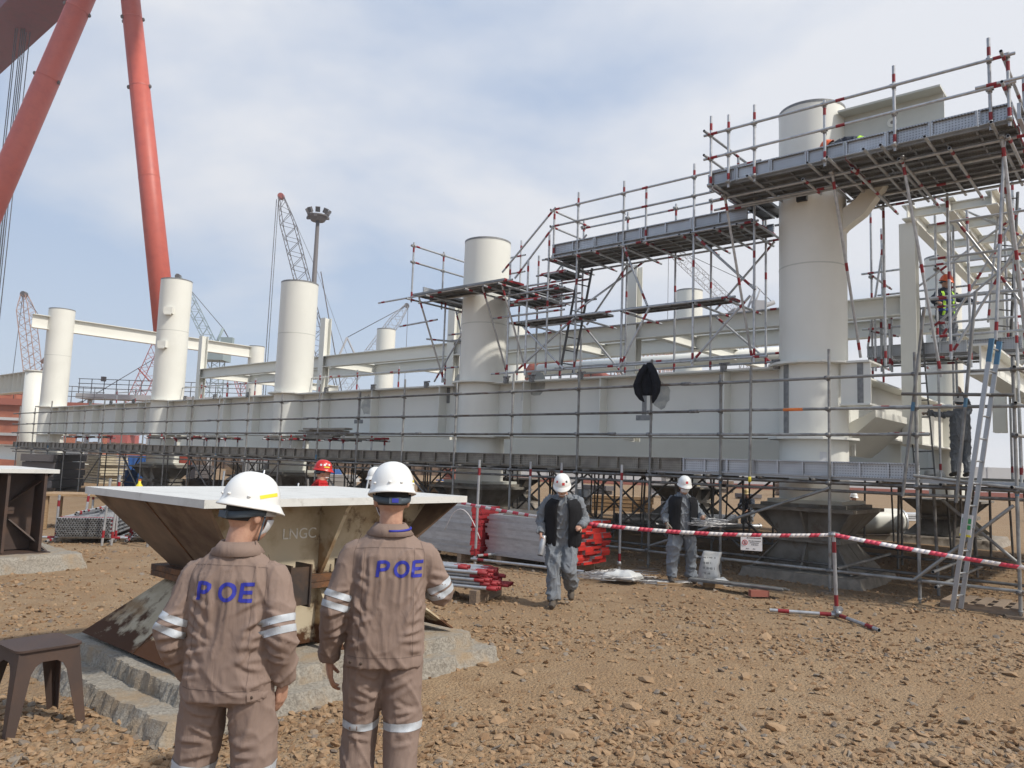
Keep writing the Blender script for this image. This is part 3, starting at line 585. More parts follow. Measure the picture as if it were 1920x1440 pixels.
# steps up from it to the high walkway
for s, z, t0 in ((-6.15, 5.62, -.9), (-5.95, 5.95, -.6), (-5.75, 6.28, -.5)):
    deck(c2, s - .35, s + .35, t0, t0 + .75, z, 't', end='red_paint', name='stair_plank'); P(c2, ((s - .4, t0 - .1, z - .08), (s + .5, t0 - .1, z - .08)), ((s - .4, t0 + .8, z - .08), (s + .5, t0 + .8, z - .08)), name='ledger')
P(c2, ((-7.0, -.85, 6.35), (-5.55, -.72, 7.7)), ((-6.6, -.85, 6.15), (-5.6, -.72, 7.25)), ((-7.0, .75, 6.3), (-5.6, .6, 7.4)), name='stair_rail')
for s, t in ((-6.75, -.85), (-6.2, -.85), (-6.3, .6), (-5.6, -.85), (-6.9, .4)): pole(c2, (s, t, 3.84), (s, t, 6.5 + rnd(0, .6)), 'n', 'post')
for z in (5.25, 5.75): P(c2, ((-7.2, -.88, z), (-5.1, -.88, z)), ((-7.2, .5, z), (-5.2, .5, z)), name='ledger')

# ---- high walkway scaffold standing on the girder between the second and the end column
hw = thing('walkway_scaffold', 'high silver tube scaffold with a boarded walkway standing on top of the girder', 'scaffold', ORG, -TH)
ZW = 6.62; f_, r_ = -.66, .62
deck(hw, -5.7, -.95, -.62, .6, ZW, 's', end='red_band')
x = -5.65
while x < -1.1: board(hw, (x, -.63, ZW + .11), (x + 1.15, -.63, ZW + .11), 'plank_new'); board(hw, (x, .66, ZW + .11), (x + 1.15, .66, ZW + .11), 'plank_new'); x += 1.17
FR = (-4.95, -3.75, -2.1, -.85); RR = (-5.7, -4.45, -3.2, -2.35, -1.15)
for s in FR: pole(hw, (s, f_, 3.84), (s, f_, 7.95), 'n', 'post')
for s in RR: pole(hw, (s, r_, 3.84), (s, r_, 7.85 + rnd(-.2, .1)), 'n', 'post')
for s in (-5.62, -3.2): pole(hw, (s, f_, 6.5), (s, f_, 7.72), 'n', 'post')
rails(hw, (-5.7, f_ - .05), (-.7, f_ - .05), (7.27, 7.66), cp=[(s, f_) for s in FR]); rails(hw, (-5.8, r_ + .05), (-.9, r_ + .05), (7.2, 7.6), cp=[(s, r_) for s in RR])
for z in (7.27, 7.66): pole(hw, (-5.66, f_ - .1, z), (-5.66, r_ + .15, z), 'n', 'guard_rail')
P(hw, ((-5.9, f_ - .05, ZW - .1), (-.75, f_ - .05, ZW - .1)), ((-5.9, r_ + .05, ZW - .1), (-.75, r_ + .05, ZW - .1)), ((-6.9, f_ - .05, 5.12), (-1.2, f_ - .05, 5.12)), ((-6.9, r_ + .05, 5.1), (-.8, r_ + .05, 5.1)), ((-6.5, r_ + .05, 4.2), (-.7, r_ + .05, 4.2)), name='ledger')
for s in FR + RR + (-5.6, -1.6): pole(hw, (s + .06, f_ - .25, ZW - .16), (s + .06, r_ + .25, ZW - .16), 'n', 'transom')
for s in (-6.4, -4.9, -3.7, -2.05, -1.4): pole(hw, (s + .06, f_ - .2, 5.06), (s + .06, r_ + .2, 5.06), 'n', 'transom')
deck(hw, -6.95, -4.3, -.6, -.1, 5.18); deck(hw, -3.7, -1.35, -.6, -.1, 5.18, end='red_band')
P(hw, ((-6.6, -.72, 3.95), (-4.9, -.72, 5.1)), ((-4.9, -.75, 5.2), (-4.0, .7, 6.55)), ((-3.7, -.72, 6.5), (-3.1, -.72, 5.15)), ((-3.05, -.72, 5.1), (-3.75, -.72, 3.9)), ((-2.1, -.72, 3.9), (-.9, -.72, 5.1)), ((-2.0, -.74, 6.4), (-.8, -.74, 5.2)), ((-1.0, .7, 6.5), (-2.3, .7, 5.2)), ((-2.3, .7, 5.1), (-1.0, .7, 3.95)), ((-5.7, .7, 5.2), (-4.5, .7, 3.9)), ((-4.5, .7, 6.5), (-5.6, .7, 5.2)), ((-5.2, -.72, 3.95), (-6.4, -.72, 5.0)), name='brace')
for z in (3.95, 4.02): pole(hw, (-7.4, f_ if z < 4 else r_, z), (-.6, f_ if z < 4 else r_, z), 'n', 'foot_ledger')
def clampon(par, s, t=-.34, z=3.83):
    m = MB(); m.box(-.05, .05, -.05, .05, -.08, .05); m.tube([(-.09, 0, .075), (.12, 0, .075)], .022, 8); m.build('girder_clamp', ['clamp'], par, loc=(s, t, z))
for s in (-.55, -1.6, -3.3, -5.0, -6.4, -7.2): clampon(hw, s)
for s in np.arange(-10, -33, -2.2): clampon(low, float(s))
for a in (-9.5, -14.9, -20.3, -25.7): pole(low, (a - 5.4, .33, 4.35), (a, .33, 4.35), 'n', 'top_rail')
for s in np.arange(-10, -31, -1.9): pole(low, (float(s), .33, 3.82), (float(s), .33, 4.5), 'n', 'top_post')

# ---- broad platform round the end column
bp = thing('platform_scaffold', 'broad high scaffold platform with perforated toe boards around the end column', 'scaffold', ORG, -TH)
ZP = 6.98
deck(bp, -1.2, 3.45, -1.72, -.66, ZP, 's', end='red_band'); deck(bp, .66, 3.45, -.64, .86, ZP, 's', end='red_band'); deck(bp, -1.2, -.64, -.64, .6, ZP, 't')
x = -1.22
for L in (.5, .62, .62, .62, .62, .62, .62, .44):
    board(bp, (x + .01, -1.735, ZP + .105), (x + L, -1.735, ZP + .105)); x += L
for t in (-1.7, -.8, 0): board(bp, (3.48, t, ZP + .105), (3.48, t + .85, ZP + .105))
for t in (-1.2, -.35): board(bp, (-1.24, t, ZP + .105), (-1.24, t - .5, ZP + .105))
gp = ((-1.19, 8.27), (-.85, 8.2), (-.37, 8.25), (.83, 7.98), (1.89, 8.24), (3.17, 8.25), (3.4, 7.95))
for s, z in gp: pole(bp, (s, -1.79, 6.85), (s, -1.79, z), 'n', 'guard_post'); coup(bp, (s, -1.79, 6.95), 0, 'n')
rails(bp, (-1.3, -1.85), (3.5, -1.85), (7.45, 7.9), cp=[(s, -1.79) for s, _ in gp]); pole(bp, (3.0, -1.87, 7.5), (5.4, -1.87, 7.48), 'n', 'guard_rail')
for z in (7.45, 7.9): pole(bp, (-1.2, -2.05, z), (-1.2, .7, z), 'n', 'guard_rail'); pole(bp, (3.36, -2.1, z - .05), (3.36, 1.2, z - .05), 'n', 'guard_rail')
for t in (-.6, .6): pole(bp, (-1.2, t, 6.8), (-1.2, t, 7.9), 'n', 'guard_post'); pole(bp, (3.45, t, 5.5), (3.45, t, 8.1), 'n', 'guard_post')
P(bp, ((-1.35, -1.35, ZP - .14), (3.7, -1.35, ZP - .14)), ((-1.35, -.72, ZP - .14), (3.7, -.72, ZP - .14)), ((-1.0, .72, ZP - .14), (3.7, .72, ZP - .14)), ((-1.5, -1.0, ZP - .2), (.7, -1.0, ZP - .2)), ((.6, .1, ZP - .14), (3.7, .1, ZP - .14)), name='ledger')
for s in (-1.05, -.4, .62, .95, 1.5, 1.75, 2.35, 3.2): pole(bp, (s, -1.98 - rnd(0, .08), ZP - .085), (s, 1.05 if s > .6 else -.4, ZP - .085), 'g', 'transom')
for s in (.4, 1.2, 1.9, 2.6, 3.35): pole(bp, (s, -1.6, ZP - .19), (s, 1.15, ZP - .19) if s > .6 else (s, -.7, ZP - .19), 'n', 'transom')
for a, b in (((-1.1, -1.4, 6.86), (-1.0, -.36, 3.86)), ((.82, -1.4, 6.86), (.94, -.37, 3.86)), ((1.9, -1.4, 6.86), (2.2, -.5, 3.45)), ((3.25, -1.4, 6.86), (3.4, -.5, 3.5))): pole(bp, a, b, 'n', 'raking_brace'); coup(bp, a, 0, 'n')
# tower standing on the end girder behind it
for s, t, z0, z1 in ((.07, 3.5, 3.84, 7.7), (.0, 4.6, 3.84, 7.6), (1.35, 3.5, 1.85, 7.9), (1.59, 4.0, 1.85, 7.7), (1.4, 4.7, 1.85, 7.6), (2.45, 4.6, 1.85, 7.9), (2.75, 3.5, 1.85, 7.9), (1.05, .75, 3.84, 6.9), (2.1, .8, 3.9, 6.9)):
    pole(bp, (s, t, z0), (s, t, z1), 'n', 'post')
P(bp, ((.24, 3.45, 5.34), (2.75, 3.45, 7.04)), ((1.22, 3.4, 4.9), (2.73, 3.4, 6.17)), ((1.38, 3.45, 7.76), (2.95, 3.45, 6.6)), ((2.25, 3.6, 5.0), (2.55, 3.6, 7.9)), ((.0, 3.4, 4.6), (.35, 3.4, 6.9)), ((2.9, 3.4, 4.5), (3.0, .6, 6.9)), name='brace')
for z in (6.28, 6.03, 5.58, 5.38, 5.03): pole(bp, (-.12, 3.44 if z != 6.03 else 4.66, z), (3.0, 3.44 if z != 6.03 else 4.66, z + .01), 'n', 'guard_rail')
for s, z in ((.07, 6.2), (1.35, 6.2), (2.7, 6.2), (.07, 5.5), (2.7, 5.4)): pole(bp, (s + .05, 3.2, z), (s + .05, 4.9, z), 'n', 'transom'); coup(bp, (s, 3.5, z), 0, 'n')
ZL = 4.42
deck(bp, -.05, 2.85, 3.55, 4.55, ZL, 's'); x = -.03
for L in (.95, .98, .95): board(bp, (x, 3.5, ZL + .11), (x + L - .02, 3.5, ZL + .11)); x += L
P(bp, ((-.3, 3.55, ZL - .09), (3.1, 3.55, ZL - .09)), ((-.3, 4.5, ZL - .09), (3.1, 4.5, ZL - .09)), name='ledger')
for s in (.1, .9, 1.7, 2.6): pole(bp, (s, 3.2, ZL - .15), (s, 4.8, ZL - .15), 'n', 'transom')
for s, t, z in ((.2, 3.25, 5.7), (.28, 3.4, 5.3), (.45, 3.55, 5.5), (.5, 3.2, 5.2)): pole(bp, (s, t, ZL - .35), (s, t, z), 'n', 'stub_post')
for z in (4.9, 5.45): pole(bp, (.2, 3.0, z), (.5, 3.9, z), 'n', 'stub_rail')
P(bp, ((1.1, -.3, 3.0), (2.3, -.3, 3.0)), ((1.35, -.3, 2.55), (1.75, .7, 2.6)), name='loose_ledger')
deck(bp, .5, 3.3, 3.5, 4.8, 1.86, 's', 'plank_old')
for s in (.6, 1.7, 2.9): pole(bp, (s, 3.4, 1.78), (s, 4.9, 1.78), 'o', 'transom'); pole(bp, (s, 3.5, .0), (s, 3.5, 1.8), 'o', 'post'); pole(bp, (s, 4.8, .0), (s, 4.8, 1.8), 'o', 'post')

P(bp, ((3.05, -1.1, 3.9), (3.25, -1.2, 6.9)), ((3.5, .2, 1.8), (3.5, .2, 6.9)), ((3.3, 1.2, 1.8), (3.3, 1.2, 7.9)), ((2.9, 2.2, 1.8), (2.9, 2.2, 7.0)), ((2.2, 2.0, 3.9), (2.2, 2.0, 6.9)), ((3.55, -.5, 3.4), (3.55, -.5, 7.9)), name='post')
P(bp, ((2.0, 1.2, 4.0), (3.5, 1.2, 6.6)), ((3.5, 1.6, 4.2), (2.1, 1.6, 6.6)), ((3.4, -.5, 4.1), (3.4, 2.2, 6.5)), ((3.45, 2.0, 4.2), (3.45, -.6, 6.7)), ((1.6, 2.4, 4.5), (3.0, 2.4, 6.9)), name='brace')
for z in (4.3, 5.0, 5.75, 6.4): P(bp, ((3.55, -.8, z), (3.55, 2.5, z)), ((1.7, 1.25, z + .1), (3.7, 1.25, z + .1)), name='guard_rail')

# ---- ladders
def ladder(label, a, b, wv, rungs, mt='ladder', blue=0, name='ladder', rail=(.028, .058)):
    a, b, wv = Vector(a), Vector(b), Vector(wv); L = (b - a).length; d = (b - a).normalized(); n_ = d.cross(wv).normalized(); wd = wv.normalized()
    M = Matrix((( wd.x, n_.x, d.x, a.x), (wd.y, n_.y, d.y, a.y), (wd.z, n_.z, d.z, a.z), (0, 0, 0, 1)))
    o = tag(link(name, None), label, 'ladder'); o.matrix_world = M; h = wv.length / 2
    for sg in (-1, 1):
        m = MB(); x0, x1 = sg * h - rail[0] / 2, sg * h + rail[0] / 2; m.box(x0, x1, -rail[1] / 2, rail[1] / 2, 0, L); r = m.build('stile', [mt], o)
        if blue: 
            m = MB(); m.box(x0 - .002, x1 + .002, -rail[1] / 2 - .002, rail[1] / 2 + .002, L - blue, L + .002); m.build('blue_tip', ['blue_tape'], r)
    for i in range(rungs):
        z = L * (i + .6) / rungs; m = MB(); m.tube([(-h + .01, 0, z), (h - .01, 0, z)], .014, 8); m.build('rung', [mt], o)
    return o
lad = ladder('aluminium ladder with blue tips leaning on the scaffold walkway end', W(2.62, -1.98, .05), W(3.22, -1.93, 3.75), E2 * .28 + E1 * .05, 12, 'ladder', .32)
m = MB(); m.box(-.07, .07, -.012, 0, -.3, 0); tg = tag(m.build('safety_tag', ['paper'], None, loc=W(2.80, -2.08, 1.35), rot=(0, .12, -TH - .1)), 'green and white tag hanging on the aluminium ladder', 'tag')
m = MB(); m.box(-.055, .055, -.016, -.0125, -.12, -.05); m.box(-.055, .055, -.016, -.0125, -.2, -.14); m.build('green_field', ['green_tag'], tg); m = MB(); m.box(-.07, .07, -.016, -.0125, -.3, -.27); m.build('yellow_edge', ['yellow'], tg)
ladder('dark ladder standing on the girder below the high walkway', W(-5.72, .1, 4.0), W(-5.15, .1, 6.42), E2 * .36 + E1 * .1, 8, 'ladder_dark')
ladder('dark ladder rising from the lower deck to the worker platform', W(1.13, 3.2, 1.8), W(.67, 3.2, 5.65), E1 * .34 + E2 * .1, 11, 'ladder_dark', 0)
ladder('tall grey ladder at the outer end of the broad platform', W(2.5, 3.5, 4.36), W(2.81, 3.5, 7.58), E1 * .22 + E2 * .2, 10, 'ladder_dark', 0)

# ---- small working trestles on the deck
def trestle(label, s, t, L, seed, dark):
    T_ = thing('trestle_platform', label, 'trestle', W(s, t, 1.80), -TH, 'trestles on the scaffold deck'); q = random.Random(seed)
    for x in (-L / 2 + .15, L / 2 - .15):
        for y in (-.22, .22): pole(T_, (x, y, 0), (x, y, .62 + q.uniform(-.05, .15)), 'n', 'leg')
        pole(T_, (x, -.4, .5), (x, .4, .5), 'n', 'transom'); pole(T_, (x, -.4, .15), (x, .4, .15), 'n', 'transom')
    for y in (-.24, .24): pole(T_, (-L / 2 - .2, y, .2), (L / 2 + .2, y, .2), 'n', 'ledger')
    for y in (-.14, .12): plank(T_, (0, y, .57), round(L, 1), dark, (q.uniform(-.05, .05), q.uniform(-.03, .03), 0), 'plank', 'red_band' if q.random() < .5 else None)
    return T_
tl = ['with a white and red top tube', 'with a dark blue plank', 'between the far columns', 'with two weathered planks', 'with a bent red leg', 'by the column with the heavy rim', 'piled with planks', 'standing alone past the plank pile']
for i, (s, x) in enumerate(zip((-31.3, -28.9, -23.2, -21.2, -19.0, -15.3, -13.4, -11.6), tl)):
    trestle('low red and white tube trestle ' + x, s, -1.05, 1.5, i, 'plank_old')
t7 = [o for o in sc.objects if o.get('label', '').endswith('piled with planks')][0]
for k in range(5): plank(t7, (rnd(-.3, .3), rnd(-.15, .15), .63 + k * .052), 2.0, 'plank_old', (0, 0, rnd(-.15, .15)), 'plank')
# jacket hung on the rail post
def drape(name, label, cat, loc, outline, mt, depth, seed, rz=0):
    m = MB(); n = len(outline); q = np.random.default_rng(seed); nz = 22; nx_ = 12; vs = []
    for j in range(nz + 1):
        v = j / nz; l, r = np.interp(v, [o[0] for o in outline], [o[1] for o in outline]), np.interp(v, [o[0] for o in outline], [o[2] for o in outline])
        for i in range(nx_ + 1):
            u = i / nx_; x = l + (r - l) * u; y = depth * math.sin(PI * u) ** .6 * (1 + .35 * math.sin(u * 17 + v * 2 + seed)) * min(1, v * 5 + .15)
            vs.append((x, -y, -v))
    W_ = nx_ + 1; back = [(x, .03, z) for x, y, z in vs]; k = len(vs)
    fs = [(j * W_ + i, j * W_ + i + 1, (j + 1) * W_ + i + 1, (j + 1) * W_ + i) for j in range(nz) for i in range(nx_)]
    bd = [i for i in range(nx_ + 1)] + [j * W_ + nx_ for j in range(1, nz + 1)] + [nz * W_ + i for i in range(nx_ - 1, -1, -1)] + [j * W_ for j in range(nz - 1, 0, -1)]
    m.add(vs + back, fs + [tuple(a + k for a in f[::-1]) for f in fs] + [(bd[i], bd[i] + k, bd[(i + 1) % len(bd)] + k, bd[(i + 1) % len(bd)]) for i in range(len(bd))], True)
    return tag(m.build(name, [mt], None, loc=loc, rot=(0, 0, rz)), label, cat)
jk = drape('jacket', 'black jacket hanging from a scaffold rail in front of the girder', 'jacket', W(-2.41, TF - .08, 3.80), [(0, -.04, .04), (.10, -.08, .09), (.3, -.13, .16), (.6, -.17, .2), (.85, -.16, .2), (1, -.13, .16)], 'black_cloth', .08, 3, -TH + .15)
jk.scale = (1, 1, .62)
m = MB(); m.smooth = True
m.tube([(.03, -.08, -.06), (.12, -.1, -.3), (.19, -.09, -.62), (.18, -.07, -.9), (.13, -.05, -1.1), (.10, -.04, -1.24)], [.05, .075, .08, .07, .05, .012], 10); m.build('sleeve', ['black_cloth'], jk)
m = MB(); m.smooth = True; m.tube([(-.03, -.08, -.08), (-.12, -.1, -.35), (-.2, -.09, -.7), (-.18, -.07, -.95), (-.12, -.05, -1.12), (-.07, -.04, -1.2)], [.05, .07, .075, .065, .045, .012], 10); m.build('sleeve', ['black_cloth'], jk)
# ------------------------------------------------------------------ things lying and standing in the yard
def at_g(x, y): return float(gz([x], [y])[0])
# steel stool
stl = thing('steel_stool', 'dark brown sheet steel stool standing on the gravel', 'stool', (-3.17, 5.42, -.02), R(-38))
h, sh = .185, .54
def rrect(h, r, n=5): return [(sx * (h - r) + r * math.cos(a), sy * (h - r) + r * math.sin(a)) for sx, sy, a0 in ((1, 1, 0), (-1, 1, PI / 2), (-1, -1, PI), (1, -1, 1.5 * PI)) for a in [a0 + PI / 2 * k / n for k in range(n + 1)]]
m = MB(); m.prism([(x, y, sh - .012) for x, y in rrect(h * 1.12, .05)], (0, 0, .014)); m.build('seat', ['stool_brown' if 'stool_brown' in MATS else 'ped_brown'], stl)
for k in range(4):
    m = MB(); M = Matrix.Rotation(k * PI / 2, 4, 'Z'); w_, f = .062, 1.32
    # folded sheet side: skirt with two tapering half legs and rounded inner corners
    prof = [(-h, sh - .012), (h, sh - .012), (h * f, 0), (h * f - .055, 0), (h - .075, sh - .16), (h - .10, sh - .115), (h - .14, sh - .09), (-h + .14, sh - .09), (-h + .10, sh - .115), (-h + .075, sh - .16), (-h * f + .055, 0), (-h * f, 0)]
    pts = [M @ Vector((x, -(h + (h * f - h) * (1 - z / sh)), z)) for x, z in prof]
    for ids in ([0, 1, 5, 6, 7, 8], [1, 2, 3, 4, 5], [0, 8, 9, 10, 11]):
        m.prism([pts[i] for i in ids], M @ Vector((0, .006, 0)))
    m.build('folded_side', ['ped_brown'], stl)
ch = MB(); a0 = Vector((-.30, -.06, sh - .16))
for i in range(15):
    u = i / 14; c = Vector((-.165 - .26 * u ** 1.2, -.26 - .22 * u, sh - .16 - .34 * u + .02 * math.sin(u * 3))); M = Matrix.Rotation(i * PI / 2 + .3, 4, 'Z')
    ring_ = [c + M @ Vector((.011 * math.cos(q), 0, .02 * math.sin(q))) for q in np.linspace(0, 2 * PI, 9)]; ch.tube(ring_, .0035, 5, False)
ch.build('chain', ['dark_steel'], stl)
m = MB(); m.smooth = True; m.lathe([(.03, 0), (.032, .16), (.022, .19), (.022, .21)], 14); b_ = m.build('bottle', ['black_cloth'], None, loc=(-6.95, 10.55, .215)); tag(b_, 'black bottle with a silver cap by the brown pedestal', 'bottle')
m = MB(); m.smooth = True; m.lathe([(.025, .211), (.025, .245)], 12); m.build('cap', ['galv'], b_)
bt = b_; bt.location = W(-8.0, -11.2, .22)

# racks of tubes on the far side of the brown pedestal
def tube_rack(label, c, w, hgt, n_r, n_c, rz, L=3.0, off=0):
    o = thing('tube_rack', label, 'tube rack', c, rz); m = MB(); m.smooth = True; r = .0242; q = random.Random(n_c)
    for j in range(n_r):
        for i in range(n_c - j % 2):
            x = -w / 2 + (i + .5 * (j % 2)) * w / n_c + w / n_c / 2; z = .14 + j * hgt / n_r; y = q.uniform(-.012, .012)
            m.cur = 0; m.tube([(x, y, z), (x, y + L, z)], r, 7, False)
            m.cur = 1; m.tube([(x, y + .15, z), (x, y + .3, z)], r + .001, 7, False)
            m.cur = 0; m.add([(x + r * math.cos(a), y, z + r * math.sin(a)) for a in np.linspace(0, 2 * PI, 8)[:-1]], [tuple(range(7))], False)
            m.cur = 2; m.add([(x + r * .74 * math.cos(a), y - .001, z + r * .74 * math.sin(a)) for a in np.linspace(0, 2 * PI, 8)[:-1]], [tuple(range(7))], False)
    tag(m.build('tubes', ['galv', 'red_band', 'dark_in'], o), kind='stuff')
    for x in (-w / 2 - .05, w / 2 + .05):
        for y in (.25, L - .3): pole(o, (x, y, .0), (x, y, hgt + .55), 'n', 'post')
        pole(o, (x, -.3, .06), (x, L + .2, .06), 'n', 'base_tube')
    for y in (.15, L - .35): pole(o, (-w / 2 - .3, y, .09), (w / 2 + .3, y, .09), 'n', 'base_tube')
    for k in range(5): pole(o, (q.uniform(-w / 2, w / 2), .4, hgt + .16 + k * .03), (q.uniform(-w / 2, w / 2), L, hgt + .17 + k * .03), 'n', 'loose_tube')
    return o
tube_rack('rack of silver scaffold tubes stacked nine high beside the brown pedestal', (-8.3, 15.3, 0), .98, .36, 9, 20, R(14))
tube_rack('second rack of silver scaffold tubes partly behind the LNGC pedestal', (-7.15, 15.75, 0), .72, .40, 10, 15, R(14))
q = random.Random(5)
lt = [(-7.75, 15.0, 1.28), (-7.62, 15.1, 1.35), (-7.9, 16.4, .9), (-9.0, 16.6, .95), (-6.9, 15.05, 1.1), (-6.75, 15.2, 1.15)]
for i, (x, y, h_) in enumerate(lt): tag(pole(None, (x, y, 0), (x + .06, y, h_), 'n', 'scaffold_tube'), 'upright red-banded silver tube beside the tube racks', 'tube', 'upright tubes at the racks')
for i in range(9):
    x = -6.6 + i * .55; tag(pole(None, (x, 17.5 + q.uniform(-1, 1), 0), (x, 17.5 + q.uniform(-1, 1), 1.25 + q.uniform(-.1, .25)), 'g', 'scaffold_tube'), 'silver tube end sticking up behind the white top of the LNGC pedestal', 'tube', 'upright tubes behind the LNGC pedestal')
m = MB(); m.box(-1.5, 1.5, -.5, .5, .75, .80)
for x in (-1.3, 1.3):
    for y in (-.4, .4): m.box(x - .04, x + .04, y - .04, y + .04, 0, .75)
wb = thing('work_bench', 'timber work bench behind the tube racks', 'bench', (-9.2, 18.2, 0), R(10)); o_ = m.build('bench_frame', ['timber'], wb)
bo = MB(); bo.smooth = True; bo.lathe([(.08, 0), (.085, .2), (.03, .28), (.03, .33)], 14); bo = tag(bo.build('plastic_bottle', ['yellow'], None, loc=(-8.6, 18.1, .8)), 'yellow plastic bottle standing on the timber bench', 'bottle'); m = MB(); m.lathe([(.034, .331), (.034, .36)], 10); m.build('cap', ['orange_tape'], bo)
# stacked tubes with red ends
TB = {}
def red_tube(L):
    k = round(L, 1)
    if k not in TB:
        m = MB(); m.smooth = True; r = .0242; m.lathe([(r, 0), (r, k - .14)], 10, cap=False); m.cur = 1; m.lathe([(r + .001, k - .14), (r + .001, k), (r * .82, k)], 10, cap=False); m.lathe([(r * .82, k), (r * .82, k - .1)], 10, cap=False); m.cur = 2; m.lathe([(r * .82, k - .1), (.001, k - .1)], 10, cap=False); m.cur = 0; m.lathe([(.001, 0), (r, 0)], 10, cap=False)
        TB[k] = m.mesh('scaffold_tube', ['galv', 'red_band', 'dark_in'])
    return TB[k]
tq = Vector((0, 0, 1)).rotation_difference(Vector((.93, -.36, .0))); e_ = Vector((.93, -.36, 0)); n_ = Vector((.36, .93, 0)); c0 = Vector((-.02, 10.55, .20))
for j in range(6):
    nn = 12 - j % 2 if j < 5 else 4
    for i in range(nn):
        p = c0 + n_ * ((i + .5 * (j % 2) - 6) * .052) + Vector((0, 0, j * .0475)) + e_ * (rnd(-.13, .05) - .25 * (j == 5) - .04 * j)
        o = link('scaffold_tube', red_tube(3.0), None, p - e_ * 3.0, tq); tag(o, 'silver scaffold tube with a red painted end in the low tube stack', 'tube', 'tubes in the low stack with red ends')
for k, d_ in enumerate((.25, 1.6, 2.7)):
    m = MB(); m.box(-.45, .45, -.05, .05, 0, .175); o = m.build('timber_bearer', ['timber_grey'], None, loc=c0 - e_ * d_ - Vector((0, 0, .20)), rot=(0, 0, math.atan2(n_.y, n_.x))); tag(o, 'timber bearer under the low stack of red-ended tubes', 'timber', 'bearers under the tube stack')
# stacks of steel planks
def plank_stack(label, grp, s0, s1, t0, cols_, layers, jit, cap='red_paint'):
    L = s1 - s0; me = plank_mesh(round(L, 1), 'plank_new', cap, .24, False)
    for j in range(layers):
        for i in range(cols_):
            o = link('scaffold_plank', me, None, W((s0 + s1) / 2 + rnd(-jit, jit), t0 + (i + .5) * .25 + rnd(-.01, .01), .16 + (j + 1) * .043), (0, 0, -TH + rnd(-.01, .01)), (1, 1, .84)); tag(o, label, 'plank', grp)
    for x in (s0 + .3, s1 - .3):
        m = MB(); m.box(-.05, .05, 0, cols_ * .25, 0, .158); o = m.build('timber_bearer', ['timber_grey'], None, loc=W(x, t0, 0), rot=(0, 0, -TH)); tag(o, 'timber bearer under the stacks of steel planks', 'timber', 'bearers under the plank stacks')
plank_stack('silver steel plank with red end caps darkened as in shadow in the even-edged stack', 'planks in the even-edged stack', -6.6, -4.75, -3.95, 3, 20, .02, 'red_band')  # darker red puts the shadow on these ends into their colour
plank_stack('silver steel plank with bright red ends in the ragged stack', 'planks in the ragged stack', -4.69, -2.72, -3.6, 4, 17, .07)
o = plank(None, W(-3.85, -3.35, .16 + 18.3 * .043), 1.2, 'plank_old', (.35, 0, -TH), 'scaffold_plank'); o.rotation_euler = (.45, 0, -TH); tag(o, 'weathered perforated plank tilted on top of the ragged stack', 'plank')
m = MB(); m.smooth = True; m.tube([W(-5.4 + .5 * u, -4.0 - .03 * math.sin(u * 3), .55 + .42 * math.sin(u * 1.9)) for u in np.linspace(0, 1.75, 14)], .008, 6); tag(m.build('strap', ['tape_white'], None), 'loose white strap curling over the even-edged plank stack', 'strap')
rk = thing('rack_frame', 'red-banded silver tube frame around the plank stacks', 'rack', ORG, -TH)
for s, t in ((-4.58, -4.02), (-2.62, -2.35), (-3.9, -2.45), (-4.62, -2.5)): pole(rk, (s, t, .02), (s + .02, t, 1.88), 'n', 'post'); m = MB(); m.tube([(0, 0, .08), (0, 0, .16)], .04, 8); m.build('collar', ['clamp_new'], rk, loc=(s, t, 0))
pole(rk, (-4.6, -4.1, .12), (-2.4, -3.75, .12), 'n', 'base_tube'); pole(rk, (-4.5, -4.05, .18), (-4.5, -2.3, .18), 'n', 'base_tube')

# barrier tape, its tripod and the notice
tri = thing('tripod_stand', 'red and white tube tripod holding the barrier tape', 'stand', (4.27, 10.11, 0))
pole(tri, (0, 0, .03), (-.035, 0, 1.10), 'n', 'upright'); pole(tri, (.03, -.02, .05), (-.79, .22, .04), 'n', 'foot'); pole(tri, (0, .03, .05), (.16, -.80, .03), 'n', 'foot'); coup(tri, (0, 0, .08)); coup(tri, (0, .02, .12), 1.2); m = MB(); m.tube([(-.07, 0, 0), (.07, 0, 0)], .03, 8); m.build('top_clamp', ['clamp_new'], tri, loc=(-.03, 0, 1.06))
def tape(label, a, b, sag, w=.062, tw=0.):
    a, b = Vector(a), Vector(b); L = (b - a).length; n = max(8, int(L / .06)); d = (b - a).normalized(); sd_ = Vector((-d.y, d.x, 0)); m = MB()
    for i in range(n):
        r = []
        for u in (i / n, (i + 1) / n):
            p = a.lerp(b, u) + Vector((0, 0, -sag * 4 * u * (1 - u))); an = tw * math.sin(u * 5 + .4) + .06 * math.sin(u * 7); v = Vector((0, 0, w / 2)) * math.cos(an) + sd_ * (w / 2 * math.sin(an)); sh_ = d * .016
            r += [p - v - sh_, p + v + sh_]
        m.cur = 0 if (i * L / n / .36) % 1 > .42 else 1; m.add([r[0], r[1], r[3], r[2]], [(0, 1, 2, 3)], True)
    o = m.build('barrier_tape', ['tape_white', 'tape_red'], None); s_ = o.modifiers.new('thin', 'SOLIDIFY'); s_.thickness = .001; return tag(o, label, 'tape')
TT = (4.235, 10.09, 1.06)
tape('red and white barrier tape running from the walking man to the tripod', (1.05, 10.62, 1.06), TT, .06, .05, .08)
tape('red and white barrier tape from the tripod past the aluminium ladder', TT, (6.45, 8.75, .80), .02, .052, .35)
tape('red and white barrier tape in front of the plank stacks', W(-5.35, -4.1, 1.13), (.95, 10.7, 1.06), .02, .05, .08)
sg = thing('notice', 'white paper notice with a prohibition sign hanging from the barrier tape', 'sign', (3.33, 10.62, .87), R(-18))
m = MB(); m.box(-.14, .14, -.002, .002, -.10, .105); m.build('sheet', ['paper'], sg)
